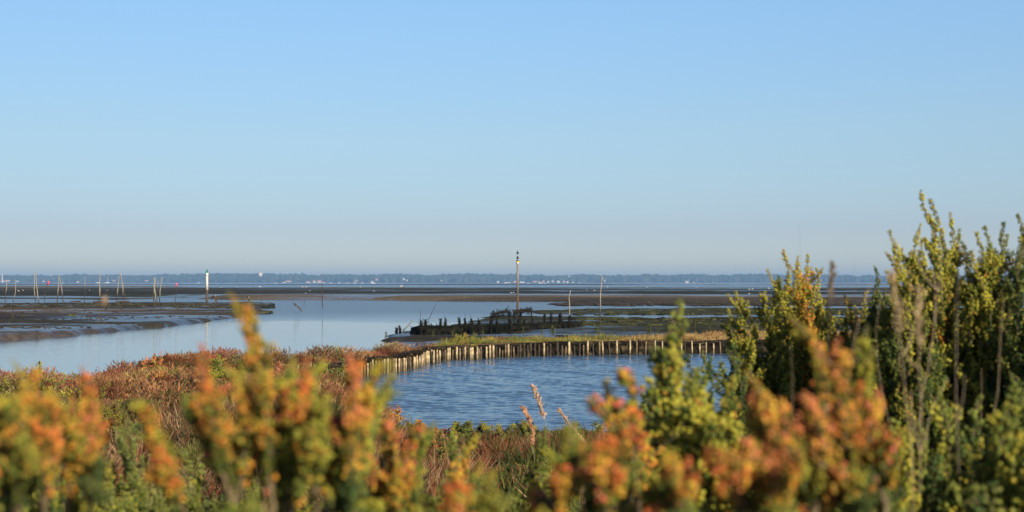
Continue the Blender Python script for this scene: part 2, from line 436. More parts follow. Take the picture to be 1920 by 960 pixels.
me.materials.append(M_CHAN); w1 = bpy.data.objects.new('channel_water', me); sc.collection.objects.link(w1); tag(w1, kind='structure')
# pond with real ripples
def pond_mesh():
    ysn = np.arange(22, 56, 0.07)
    tn = np.linspace(-0.16, 0.36, 420)
    Yp, Tp = np.meshgrid(ysn, tn, indexing='ij'); Xp = Yp * Tp
    keep = sdist(POND, Xp, Yp) > -0.45
    w = np.zeros_like(Xp)
    r2 = np.random.default_rng(3)
    for k in range(26):
        lam = r2.uniform(0.17, 0.62); ang = r2.normal(0.25, 0.5) ; ph = r2.uniform(0, 6.28)
        kx, ky = math.sin(ang) * 2 * math.pi / lam, -math.cos(ang) * 2 * math.pi / lam
        mod = vnoise(Xp / 2.2 + k * 9, Yp / 2.2, k)
        w += 0.0100 * lam ** 1.1 * mod * np.sin(kx * Xp + ky * Yp + ph + 1.5 * vnoise(Xp / 3, Yp / 3, k + 50))
    Z = 0.6 + w
    nn = len(tn); i = (np.arange(len(ysn) - 1)[:, None] * nn + np.arange(nn - 1)[None])
    kq = keep[:-1, :-1] & keep[1:, 1:]
    i = i[kq]
    return mkmesh('pond_water', np.stack([Xp, Yp, Z], -1).reshape(-1, 3), np.stack([i, i + 1, i + nn + 1, i + nn], -1), None, True)
me = pond_mesh(); me.materials.append(M_POND)
w2 = bpy.data.objects.new('pond_water', me); sc.collection.objects.link(w2); tag(w2, kind='structure')

# ------------------------------------------------------------------ earth face of the pond bank behind the stakes
def resample(pl, step):
    pl = np.asarray(pl, float); seg = np.linalg.norm(np.diff(pl, axis=0), axis=1); s = np.concatenate([[0], np.cumsum(seg)])
    q = np.arange(0, s[-1], step)
    return np.stack([np.interp(q, s, pl[:, 0]), np.interp(q, s, pl[:, 1])], -1)
pl = resample(pond_far, 0.08)
tg = np.gradient(pl, axis=0); tg /= np.linalg.norm(tg, axis=1, keepdims=True)
nrm = np.stack([-tg[:, 1], tg[:, 0]], -1)          # away from the pond
rows = []
zz = np.array([0.3, 0.5, 0.62, 0.74, 0.86, 0.95, 1.02, 1.06, 1.07])
offs = np.array([0.30, 0.32, 0.36, 0.42, 0.46, 0.38, 0.26, 0.36, 0.7])
sarr = np.arange(len(pl)) * 0.08
for z, of in zip(zz, offs):
    d = of + (fbm(sarr / .5, np.full_like(sarr, z * 4), 5, 4) - .5) * 0.22
    zt = z + (fbm(sarr / 1.3, np.full_like(sarr, z), 15, 3) - .5) * 0.10 * (z > .8)
    rows.append(np.stack([pl[:, 0] + nrm[:, 0] * d, pl[:, 1] + nrm[:, 1] * d, zt], -1))
Vb = np.stack(rows); m, k = Vb.shape[:2]
i = (np.arange(m - 1)[:, None] * k + np.arange(k - 1)[None]).ravel()
cb = mix(np.array([0.012, 0.010, 0.007]), np.array([0.09, 0.07, 0.04]), sstep(.56, .78, fbm(Vb[..., 0] / .35, Vb[..., 2] / .2 + Vb[..., 1] / .35, 8, 4)))
me = mkmesh('pond_bank', Vb.reshape(-1, 3), np.stack([i, i + 1, i + k + 1, i + k], -1), cb.reshape(-1, 3), True)
M_BANK = attr_mat('bank_earth', 0.9, 8, 0.5, 0.1, 0, 1.0)
me.materials.append(M_BANK)
bo = bpy.data.objects.new('pond_bank', me); sc.collection.objects.link(bo); tag(bo, kind='structure')

# ------------------------------------------------------------------ far shore: wood, beach, houses
rs = np.random.default_rng(21)
gf = Geo()
ico_v = []; phi = (1 + 5 ** .5) / 2
for a_, b_ in ((1, phi), (-1, phi), (1, -phi), (-1, -phi)):
    ico_v += [(0, a_, b_), (a_, b_, 0), (b_, 0, a_)]
ico_v = np.array(ico_v, float); ico_v /= np.linalg.norm(ico_v, axis=1, keepdims=True)
from itertools import combinations
dm = np.linalg.norm(ico_v[:, None] - ico_v[None], axis=2)
el = 1.0515
ico_t = [c for c in combinations(range(12), 3) if all(abs(dm[p, q] - el) < .05 for p, q in combinations(c, 2))]
ico_t = np.array([c if np.dot(np.cross(ico_v[c[1]] - ico_v[c[0]], ico_v[c[2]] - ico_v[c[0]]), ico_v[c[0]]) > 0 else (c[0], c[2], c[1]) for c in ico_t])
def blobs(g, P, S, C):
    P = np.asarray(P, float); n_ = len(P)
    j = 1 + 0.35 * (rng.random((n_, 12)) - .5)
    Vv = P[:, None] + ico_v[None] * j[..., None] * np.asarray(S, float)[:, None, :]
    Tt = (np.arange(n_) * 12)[:, None, None] + ico_t[None]
    g.add(Vv.reshape(-1, 3), Tt.reshape(-1, 3), np.repeat(np.asarray(C, float), 12, axis=0))
# silhouette height of the wood in photo pixels
sil = lambda px: np.interp(px, [-400, 0, 60, 100, 140, 200, 260, 330, 420, 500, 560, 600, 640, 700, 760, 820, 870, 905, 940, 1000, 1060, 1100, 1200, 1350, 1500, 1600, 1700, 1920, 2400],
                           [515, 516, 517, 517.5, 515, 515.5, 516, 514.5, 514, 514, 515.5, 516, 515, 515, 515.5, 515.5, 514.5, 513.5, 516, 516, 517, 516, 515.5, 515.5, 515.5, 517, 516, 516, 516])
n_t = 11000
yt = rs.uniform(5750, 6300, n_t)
pxt = rs.uniform(-500, 2450, n_t)
xt = (pxt - 960) / F * yt
f_ = (yt - 5750) / 550
topz = CAMZ + (HORIZON - sil(pxt) + (fbm(pxt / 22, pxt * 0, 4, 3) - .5) * 4.5) * yt / F
front = CAMZ + (7.5 + 3 * fbm(pxt / 14, pxt * 0, 44, 3)) * yt / F * 1.0
crown_top = front + (topz - front) * np.clip(f_ * 1.15, 0, 1)
crown_top += rs.normal(0, 1.6, n_t)
siz = rs.uniform(5, 10, n_t)
cA = np.array([0.035, 0.050, 0.022]); cB = np.array([0.075, 0.085, 0.035])
cc = cA + (cB - cA) * rs.random((n_t, 1)) ** 1.5
blobs(gf, np.stack([xt, yt, crown_top - siz * .7], -1), np.stack([siz * rs.uniform(.8, 1.3, n_t), siz, siz * rs.uniform(.7, 1.1, n_t)], -1), cc)
# body of the wood beneath the crowns
xb = (pxt[:5000] - 960) / F * yt[:5000]
blobs(gf, np.stack([xb, yt[:5000], crown_top[:5000] * .4], -1), np.stack([siz[:5000] * 1.4, siz[:5000], crown_top[:5000] * .45], -1), cc[:5000] * .9)
fo = gf.build('distant_wood', M_TREE, None, True); tag(fo, 'low dark wooded shoreline along the whole horizon across the bay', 'woodland', None, 'stuff')

def house(px, py, wpx, hpx, roofc, wallc, label, yy=5690):
    """small far house: walls, gabled roof, door and windows on the bay side"""
    p = at(px, py, yy); s = yy / F
    w, h = wpx * s, hpx * s; dpt = max(9, w * .55); base = p[2] - h * .6
    e = empty('house', (p[0], yy, base), label, 'house', 'houses on the far shore')
    g = Geo(); g.box((p[0], yy, base + h * .3), (w, dpt, h * .6), wallc); 
    for dx in (-.28, 0, .28): g.box((p[0] + dx * w, yy - dpt / 2 - .02, base + h * .3), (w * .1, .2, h * .22), (0.07, 0.08, 0.1))
    g.build('wall', M_FAR, e)
    g = Geo(); z0 = base + h * .6; z1 = base + h * 1.05; o_ = .7
    Vv = [(p[0] - w / 2 - o_, yy - dpt / 2 - o_, z0), (p[0] + w / 2 + o_, yy - dpt / 2 - o_, z0), (p[0] + w / 2 + o_, yy + dpt / 2 + o_, z0), (p[0] - w / 2 - o_, yy + dpt / 2 + o_, z0),
          (p[0] - w / 2 - o_, yy, z1), (p[0] + w / 2 + o_, yy, z1)]
    g.add(Vv, [(0, 1, 5), (0, 5, 4), (2, 3, 4), (2, 4, 5), (1, 2, 5), (3, 0, 4), (0, 3, 2), (0, 2, 1)], roofc)
    g.build('roof', M_FAR, e)
W_ = (0.78, 0.76, 0.70); Cr = (0.62, 0.52, 0.40); Rd = (0.42, 0.17, 0.09); Gr = (0.30, 0.30, 0.31)
houses = [
    (3, 526.5, 9, 4.5, Rd, W_, 'large white house at the left edge below the white tower'),
    (14, 526, 9, 2.6, Rd, W_, 'long low white building right of the big house at the left edge'),
    (33, 527, 4, 2.6, Gr, W_, 'small white house just right of the second leaning pole from the left'),
    (82, 527, 3, 3, Gr, W_, 'small white house just left of the pink flag'),
    (146, 528, 3, 3, Rd, W_, 'tiny white house between the pink flag and the tall thick pole'),
    (214, 526, 5, 2.5, Rd, Cr, 'low cream house just left of the crossed poles'),
    (275, 526, 6, 2.5, Rd, Cr, 'cream house half hidden left of the three bent poles'),
    (541, 527, 9, 3, Rd, Cr, 'wide cream house under the trees right of the water tower'),
    (533, 529, 5, 2.2, Gr, W_, 'small white house at the waterline below the wide cream house'),
    (578, 528.5, 8, 3, Rd, Cr, 'low cream building left of the brightest cluster of waterside houses'),
    (590, 527.5, 5, 4, Rd, W_, 'white gabled house left of the biggest cream house of the cluster'),
    (599, 527, 7, 5, Rd, Cr, 'biggest cream house of the left waterside cluster'),
    (607, 529.5, 5, 2.5, Rd, W_, 'low white house right of the biggest cream house'),
    (668, 526, 5, 2.4, Rd, Cr, 'small cream house alone in the trees left of the white villa'),
    (698, 528, 4.5, 4, Gr, W_, 'white villa at the shore right of the lone cream house'),
    (706, 523.5, 4, 3.5, Rd, Cr, 'cream house up the wooded slope above the white villa'),
    (757, 522.5, 3.5, 4, Gr, W_, 'white house in the trees above the anchored work boat'),
    (763, 525, 3.5, 3, Gr, W_, 'small white house just below and right of the tree-framed one'),
    (828, 526, 3.5, 2.5, Rd, Cr, 'faint cream house midway between work boat and tall marker'),
    (934, 528, 3.5, 4.5, Gr, W_, 'narrow white house left of the harbour sheds'),
    (952, 529.5, 9, 2.6, Gr, W_, 'long white harbour shed left of the tall marker'),
    (966, 527.5, 6, 3.2, Rd, Cr, 'cream house behind the harbour sheds left of the tall marker'),
    (979, 528.5, 9, 3, Gr, W_, 'white harbour shed just right of the tall marker'),
    (1003, 527.5, 6, 3, Rd, Cr, 'cream house, first of the village row right of the marker'),
    (1011, 528.5, 4, 2.4, Rd, W_, 'tiny white house, second of the village row right of the marker'),
    (1019, 527, 4, 3.2, Rd, Cr, 'reddish roofed house, third of the village row'),
    (1028, 528, 4, 3, Gr, W_, 'white house, fourth of the village row'),
    (1036, 527, 4, 3, Gr, W_, 'white house, fifth of the village row'),
    (1047, 527.5, 5.5, 3.6, Gr, W_, 'brightest white house of the village row'),
    (1057, 527.5, 3.5, 3, Gr, W_, 'white house left of the short curved pole'),
    (1064, 528, 4, 3.6, Gr, W_, 'white house right behind the short curved pole'),
    (1074, 529, 3, 2.6, Gr, W_, 'small white house right of the short curved pole'),
    (1086, 530, 3, 2.4, Gr, W_, 'last small white house at the right end of the village row'),
    (1067, 518, 3.5, 2.2, Gr, W_, 'white house alone on the ridge above the village row'),
    (1134, 526, 3, 2.4, Gr, W_, 'tiny white house just right of the tallest bare pole'),
    (1288, 528, 6, 4, Gr, W_, 'white house group in the trees above the bare shore on the right'),
    (1301, 530, 4, 3, Gr, W_, 'low white house at the water right of the white house group'),
]
for hs_ in houses: house(hs_[0], hs_[1], hs_[2], hs_[3], hs_[4], hs_[5], hs_[6])

# water tower
p = at(488, 519, 5930); s = 5930 / F
e = empty('water_tower', (p[0], 5930, 3), 'pale water tower with a wide drum rising above the far trees', 'water tower')
g = Geo(); g.tube([(p[0] + s * 0.3, 5930, 3), (p[0] + s * .3, 5930, p[2] + 3)], [s * 1.3, s * 1.3], 14, (0.7, 0.68, 0.62)); g.build('tower_shaft', M_FAR, e, True)
g = Geo(); zt = at(488, 511.5, 5930)[2]
g.tube([(p[0], 5930, p[2] - 1), (p[0], 5930, p[2] + 4), (p[0], 5930, zt), (p[0], 5930, zt + 1)], [s * 1.6, s * 3.6, s * 3.9, s * 2.0], 18, (0.72, 0.7, 0.64)); g.build('tank', M_FAR, e, True)
# white tower at the left edge
p = at(4, 525, 5660); s = 5660 / F
e = empty('shore_tower', (p[0], 5660, 2), 'slim white tower at the left edge of the far shore', 'tower')
g = Geo(); g.tube([(p[0], 5660, 2), (p[0], 5660, at(4, 517, 5660)[2])], [s * 1.0, s * .8], 10, W_); g.build('shaft', M_FAR, e, True)
g = Geo(); g.tube([(p[0], 5660, at(4, 517, 5660)[2]), (p[0], 5660, at(4, 514.5, 5660)[2]), (p[0], 5660, at(4, 513, 5660)[2])], [s * 1.0, s * .9, s * .2], 10, W_); g.build('lantern_top', M_FAR, e, True)

# ------------------------------------------------------------------ boats
def boat(px, py, wpx, label, hullc=(0.8, 0.8, 0.78), cab=True, mast=0, yy=None, group='boats moored across the bay'):
    q = ground(px, py, 0); yy = q[1] if yy is None else yy
    if yy > 5600: yy = 5600.0
    q = np.array([(px - 960) / F * yy, yy, 0.0]); s = yy / F
    L = wpx * s; B_ = L * .3; H = L * .16
    e = empty('boat', q, label, 'boat', group)
    g = Geo(); st = np.linspace(0, 1, 9); rowsb = []
    for t in st:
        wd = B_ / 2 * (1 - max(0, (t - .45) / .55) ** 2.2) * (.85 + .15 * min(1, t * 4)); sh = H * (.75 + .45 * t * t)
        x = (t - .5) * L
        rowsb.append([(x, -wd, sh), (x, -wd * .75, 0), (x, 0, -H * .3), (x, wd * .75, 0), (x, wd, sh)])
    Vv = np.array(rowsb).reshape(-1, 3) + q; Qs = []
    for a_ in range(8):
        for b_ in range(4): Qs.append([a_ * 5 + b_, a_ * 5 + b_ + 1, (a_ + 1) * 5 + b_ + 1, (a_ + 1) * 5 + b_])
        Qs.append([a_ * 5 + 4, a_ * 5, (a_ + 1) * 5, (a_ + 1) * 5 + 4])
    Qs.append([0, 1, 3, 4])
    g.quads(Vv, Qs, hullc); g.build('hull', M_FAR, e)
    if cab:
        g = Geo(); g.box(q + [-L * .05, 0, H * 1.15], (L * .34, B_ * .7, H * 1.1), (.82, .82, .8), taper=.85)
        c_ = g.build('cabin', M_FAR, e)
        g = Geo(); g.box(q + [-L * .05, 0, H * 1.3], (L * .30, B_ * .72, H * .35), (.06, .07, .09)); w_ = g.build('window', M_FAR, e); w_.parent = c_
    if mast:
        g = Geo(); g.tube([q + [L * .08, 0, H], q + [L * .08, 0, mast * s]], [s * .22, s * .14], 6, (.85, .85, .82)); g.build('mast', M_FAR, e)
boat(753, 539.5, 13, 'dark hulled work boat with a small cabin anchored beyond the mudflat', (0.10, 0.09, 0.09), True, 8, group=None)
for args in [(183, 531, 7, 'white motor boat left of the tall thick pole', True, 0), (201, 531, 9, 'white sailing boat with a mast between two pole groups', True, 12),
             (118, 531, 4, 'small white boat left of the kinked pole pair', True, 0), (372, 531, 5, 'white boat just left of the green topped marker', True, 0),
             (517, 531, 4, 'white boat right of the water tower', True, 3), (620, 531.1, 6, 'white boat right of the left waterside cluster', True, 0),
             (636, 531, 5, 'white boat, second right of the waterside cluster', True, 3), (652, 531.1, 5, 'white boat, third right of the waterside cluster', False, 0),
             (665, 531, 6, 'white boat, fourth right of the waterside cluster', True, 0), (679, 531, 4, 'white boat left of the white villa', False, 3),
             (700, 531.6, 7, 'broad white boat moored below the white villa', True, 0),
             (990, 531, 5, 'white boat left of the village row', True, 0), (1014, 531.2, 7, 'long white boat below the village row', True, 0),
             (1022, 531.4, 5, 'white boat right below the reddish roofed house', True, 0), (947, 531.2, 5, 'white boat left of the tall marker', True, 0)]:
    boat(args[0], args[1], args[2], args[3], (.85, .85, .83), args[4], args[5])

# ------------------------------------------------------------------ birds
def bird(px, py, sz, label, col=(0.8, 0.78, 0.74), grp='white gulls on the mudflat'):
    q = ground(px, py, 0.25 if py < 565 else 0.0); s = q[1] / F; L = sz * s
    hz = max(float(terrain(np.array([q[0]]), np.array([q[1]]))[0][0]), 0.0); q[2] = hz
    e = empty('bird', q, label, 'bird', grp)
    d = 1 if px % 2 > 1 else -1
    g = Geo(); stand = L * .28
    pts = [q + [-d * L * .55, 0, stand + L * .16], q + [-d * L * .3, 0, stand + L * .2], q + [0, 0, stand + L * .22], q + [d * L * .25, 0, stand + L * .30], q + [d * L * .36, 0, stand + L * .5], q + [d * L * .44, 0, stand + L * .55], q + [d * L * .60, 0, stand + L * .53]]
    g.tube(pts, [L * .03, L * .13, L * .2, L * .15, L * .08, L * .1, L * .015], 8, col)
    g.build('body', M_FAR, e, True)
    for o_ in (-.05, .05):
        g = Geo(); g.tube([q + [o_ * L, o_ * L, 0], q + [o_ * L, o_ * L, stand + L * .1]], L * .02, 5, (.3, .2, .1)); g.build('leg', M_FAR, e)
for bx_, by_, bs_, bl_ in [
    (35, 550.5, 3.2, 'white gull on the left mudflat nearest the left edge'), (43, 548, 2.4, 'white gull just above and right of the leftmost gull'),
    (168, 548, 2, 'white gull right of the thin single pole'), (201, 548, 2, 'white gull left of the crossed poles'),
    (415, 538.6, 2, 'pale gull at the bay edge right of the green topped marker'), (444, 538.6, 2, 'pale gull at the bay edge above the bending person'),
    (487, 538.6, 3.6, 'bright white bird at the bay edge below the water tower'), (567, 538.8, 3, 'white gull at the bay edge, left of a close pair'),
    (574, 538.8, 3, 'white gull at the bay edge, right of a close pair'), (581, 549, 2.4, 'white gull on the flat left of the lone thin pole'),
    (573, 556, 2.2, 'white gull by the pale streak left of the lone thin pole'), (676, 538.6, 2.4, 'white gull at the bay edge right of the lone thin pole'),
    (701, 549, 2.6, 'white gull alone on the flat below the white villa'), (958, 553.5, 2.8, 'white gull left of the tall marker, left of a pair'),
    (963, 553.6, 2.6, 'white gull left of the tall marker, right of a pair'), (1100, 547, 2, 'faint gull between the two bare poles'),
    (1115, 548, 2.6, 'white gull just left of the tallest bare pole'), (1139, 541.5, 2.4, 'white gull at the bay edge just right of the tallest bare pole'),
    (1213, 541.6, 2.4, 'white gull at the bay edge above the tall thin green sprig'), (1306, 541.8, 2, 'white gull at the bay edge right of the green sprig'),
    (1405, 546.5, 3.2, 'white gull left of a close pair beside the right bush'), (1411, 546.4, 3.2, 'white gull right of a close pair beside the right bush'),
    (1381, 554, 2.2, 'white gull lowest left beside the right bush'), (1405, 555.5, 2.8, 'white gull below the close pair beside the right bush'),
    (1442, 546, 3.2, 'white gull seen through the tips of the right bush'), (1462, 545.6, 2.4, 'white gull seen through the right bush, rightmost one')]:
    bird(bx_, by_, bs_, bl_)
bird(110, 632, 3, 'dark duck swimming close to the left mud edge', (0.05, 0.045, 0.04), 'ducks on the channel')
bird(144, 628.5, 3, 'dark duck swimming further right of the mud edge', (0.05, 0.045, 0.04), 'ducks on the channel')

# ------------------------------------------------------------------ poles and markers on the mud
PALE = np.array([0.33, 0.295, 0.245]); DARK = np.array([0.055, 0.045, 0.032])
def pole(pts, wpx, label, dark_from=0.45, group='bare oyster bed poles on the left', base_z=0.0, name='pole', cat='pole'):
    """pts: photo pixels from the foot to the top; the foot stands in the mud"""
    q0 = ground(pts[0][0], pts[0][1], base_z); Y = q0[1]
    P = [at(px, py, Y + 0.02 * k) for k, (px, py) in enumerate(pts)]
    P[0] = q0; gz = float(terrain(np.array([q0[0]]), np.array([Y]))[0][0])
    q0 = np.array([q0[0], Y, min(gz, q0[2]) - .25])
    P = [q0] + P
    P = np.array(P); s = np.concatenate([[0], np.cumsum(np.linalg.norm(np.diff(P, axis=0), axis=1))]); s /= s[-1]
    u = np.linspace(0, 1, 12); C_ = np.stack([np.interp(u, s, P[:, k]) for k in range(3)], -1)
    C_[1:-1] += rng.normal(0, wpx * Y / F * .12, (10, 3)) * [1, 1, 0]
    r = wpx * Y / F / 2 * np.linspace(1.0, .6, 12)
    col = DARK + (PALE - DARK) * sstep(dark_from - .08, dark_from + .08, u)[:, None]
    e = empty(name, (q0[0], Y, gz), label, cat, group)
    g = Geo(); g.tube(C_, r, 8, col, True, .2); g.build('shaft', M_WOOD, e, True)
    return e, C_[-1], Y
poles = [
    ([(9.5, 567), (11, 548), (13, 527)], 1.6, 'leftmost thin leaning pole at the left edge of the mud', .6),
    ([(24, 570), (29.5, 545), (28, 523)], 1.4, 'thin bent pole, second from the left edge', .4),
    ([(68, 574), (64.5, 546), (64.4, 514)], 1.7, 'tall pole on the left of a close pair left of the pink flag', .35),
    ([(73.5, 573), (70.6, 552), (68, 527), (67, 509)], 2.0, 'pale kinked pole on the right of a close pair left of the pink flag', .25),
    ([(107, 576), (109, 540), (110.6, 514)], 1.8, 'upright pole, left of the kinked pair right of the pink flag', .45),
    ([(118.5, 572), (116, 543), (113.5, 528), (110.5, 519)], 1.7, 'kinked pale pole, right of the pair right of the pink flag', .45),
    ([(158, 571), (159.3, 520)], 1.5, 'thin single upright pole between pairs, darker all along', .7),
    ([(187, 574), (187.3, 509)], 2.2, 'tall thick upright pole standing alone', .35),
    ([(218.5, 578), (220, 545), (223.5, 518)], 2.0, 'left leaning pole of the crossed group with white upper half', .5),
    ([(231.5, 578), (230.6, 544), (227, 513)], 2.0, 'middle pole of the crossed group, leaning left', .5),
    ([(235.5, 575), (233, 545), (228, 525), (224.5, 510)], 1.6, 'right dark pole of the crossed group', .6),
    ([(287.5, 578), (289, 550), (289.2, 519)], 1.8, 'leftmost of the close poles left of the green topped marker', .5),
    ([(291, 577), (291.8, 550), (289.5, 540), (291.3, 522)], 2.2, 'bent white pole, second of the close poles left of the marker', .35),
    ([(293, 578), (295, 548), (296.5, 524)], 1.4, 'slim dark pole, third of the close poles left of the marker', .75),
    ([(298, 577), (300.5, 545), (303.8, 520)], 2.0, 'outward leaning white topped pole, fourth of the close poles', .45),
]
for p_, w_, l_, dkf in poles: pole(p_, w_, l_, dkf)
# poles carrying a pink cloth marker
for pts, top, lab, flab in [([(83.5, 568), (84.5, 548), (87, 537), (91, 527)], (91, 530.5), 'dark leaning pole carrying a pink marker on the left', 'pink marker'),
                      ([(328.5, 571), (330, 550), (331, 532)], (331, 534.5), 'thin dark pole carrying a red marker left of the green topped marker', 'red marker')]:
    e, tp, Y = pole(pts, 1.4, lab, 1.2)
    c = at(top[0], top[1], Y); s = Y / F; g = Geo()
    g.tube([c + [-s * .9, 0, -4.5 * s], c + [-s * .5, 0, -1 * s], c + [s * .2, 0, 2 * s], c + [s * .6, 0, 4 * s]], [s * .4, s * 1.6, s * 1.9, s * .9], 8, (0.62, 0.10, 0.16), True, .4)
    g.build('flag', M_PAINT, e, True)
pole([(604.5, 575.5), (604.5, 533)], 2.0, 'lone slim brown post standing in the middle of the channel', 1.2, None)
pole([(570, 572.5), (570.5, 562)], 1.2, 'short thin stick in the channel left of the lone brown post', 1.2, None)
pole([(1068.5, 617), (1068, 580), (1067, 556), (1070, 544)], 2.4, 'short bare pole with a curved pale tip on the right mud', .42, None)
pole([(1125.5, 618), (1125, 585), (1126, 552), (1129.5, 517)], 2.6, 'tallest bare pole, slightly kinked, on the right mud', .45, None)
pole([(788.5, 604), (788, 580)], 1.0, 'thin upright rod above the leftmost weedy post', 1.2, None)
pole([(802, 604), (808, 590), (816.5, 571)], 1.2, 'thin rod leaning right above the second weedy post', 1.2, None)
for px_, y0_, y1_, w_, lab in [(24, 603, 578, 2.6, 'short stump with brown weed below the two leftmost poles'), (53, 585.5, 578.5, 2.2, 'short stump between the leftmost poles and the close pair'),
                          (77.5, 585, 582, 1.2, 'tiny stub on the mud below the pink flag'), (196, 588.5, 577, 1.6, 'thin stub right of the tall thick pole'), (459, 575, 562, 1.0, 'thin stick near the standing person'),
                          (475, 574, 560, .8, 'thin stick left of the dark weed patch in the channel'), (488.5, 574, 560, .8, 'thin stick over the dark weed patch in the channel')]:
    pole([(px_, y0_), (px_ + .3, y1_)], w_, lab, 1.3, 'short sticks in the left mud', 0.0, 'stub', 'stake')

# lateral marker: white pole, green head, cone top
q = ground(388, 571.5, 0); Y = q[1]; s = Y / F
e = empty('channel_marker', (q[0], Y, 0), 'thick channel marker pole, white above dark, with a green top', 'marker')
def zc(py): return at(388, py, Y)[2]
g = Geo(); g.tube([(q[0], Y, -.6), (q[0], Y, zc(543.5))], s * 2.3, 14, (0.09, 0.07, 0.055), True, .1); g.build('dark_pile', M_WOOD, e, True)
g = Geo(); g.tube([(q[0], Y, zc(543.5)), (q[0], Y, zc(517))], s * 2.1, 14, (0.74, 0.70, 0.62), True); g.build('white_shaft', M_PAINT, e, True)
g = Geo(); g.tube([(q[0], Y, zc(517)), (q[0], Y, zc(512))], s * 2.7, 14, (0.8, 0.8, 0.78), True); g.build('reflective_band', M_PAINT, e, True)
g = Geo(); g.tube([(q[0], Y, zc(512)), (q[0], Y, zc(510))], s * 2.8, 14, (0.03, 0.35, 0.20), True); g.build('green_collar', M_PAINT, e, True)
g = Geo(); g.tube([(q[0], Y, zc(510)), (q[0], Y, zc(508.5)), (q[0], Y, zc(504.2))], [s * 1.9, s * 1.7, s * .25], 14, (0.02, 0.16, 0.11), True); g.build('topmark_cone', M_PAINT, e, True)
g = Geo()
for k in range(9): g.tube([(q[0] + s * 2.5, Y - .05, zc(541 - k * 3)), (q[0] + s * 3.1, Y - .05, zc(541 - k * 3))], s * .12, 4, (.3, .2, .14))
for k in (2.5, 3.1): g.tube([(q[0] + s * k, Y - .05, zc(545)), (q[0] + s * k, Y - .05, zc(513))], s * .14, 4, (.3, .2, .14))
g.build('ladder', M_PAINT, e)

# cardinal marker: two black cones over black, yellow and white head
q = ground(970.5, 588, 0); Y = q[1]; s = Y / F
e = empty('cardinal_marker', (q[0], Y, 0), 'tallest marker pole with two stacked dark cones and a yellow band', 'marker')
x0 = q[0]
def zc(py): return at(970, py, Y)[2]
g = Geo(); g.tube([(x0, Y, -.6), (x0, Y, zc(552))], s * 2.0, 14, (0.11, 0.075, 0.05), True, .1); g.build('dark_pile', M_WOOD, e, True)
g = Geo(); g.tube([(x0, Y, zc(552)), (x0, Y, zc(495.5))], [s * 1.9, s * 1.7], 14, (0.23, 0.20, 0.165), True); g.build('shaft', M_PAINT, e, True)
g = Geo(); g.tube([(x0, Y, zc(495.5)), (x0, Y, zc(492))], s * 2.6, 14, (0.8, 0.8, 0.76), True)
g.build('number_plate', M_PAINT, e, True)
g = Geo(); g.box((x0 - s * .9, Y - s * 2.7, zc(493.6)), (s * .7, .02, s * 2.2), (.05, .05, .06)); g.box((x0 + s * .9, Y - s * 2.7, zc(493.6)), (s * .7, .02, s * 2.2), (.05, .05, .06)); g.build('lettering', M_PAINT, e)
g = Geo(); g.tube([(x0, Y, zc(492)), (x0, Y, zc(489.5))], s * 2.8, 14, (0.75, 0.50, 0.03), True); g.build('yellow_band', M_PAINT, e, True)
g = Geo(); g.tube([(x0, Y, zc(489.5)), (x0, Y, zc(488.3)), (x0, Y, zc(486.5))], [s * 2.8, s * 2.6, s * .6], 14, (0.02, 0.025, 0.03), True); g.build('black_cap', M_PAINT, e, True)
g = Geo(); g.tube([(x0, Y, zc(487)), (x0, Y, zc(471))], s * .45, 8, (.3, .3, .3)); g.build('mast', M_PAINT, e, True)
for a_, b_ in ((485, 479), (476, 470)):
    g = Geo(); g.tube([(x0, Y, zc(a_)), (x0, Y, zc(a_ - .3)), (x0, Y, zc(b_))], [s * 2.9, s * 2.8, s * .15], 14, (0.015, 0.03, 0.03), True); g.build('topmark_cone', M_PAINT, e, True)

# fallen post lying in the channel
c0 = ground(567.5, 583, 0); Y = c0[1]; g = Geo()
e = empty('fallen_post', c0, 'dark broken post leaning out of the channel water', 'post')
s = Y / F; g.tube([c0 + [0, 0, -.2], at(563, 578.5, Y), at(556, 572, Y), at(551, 568, Y)], [s * 1.3, s * 1.6, s * 1.5, s * 1.3], 8, (0.10, 0.09, 0.08), True, .4); g.build('shaft', M_WOOD, e, True)
g = Geo(); g.tube([at(552.5, 569, Y), at(553, 575.5, Y)], [s * .9, s * .7], 6, (0.06, 0.05, 0.05)); g.build('brace', M_WOOD, e, True)

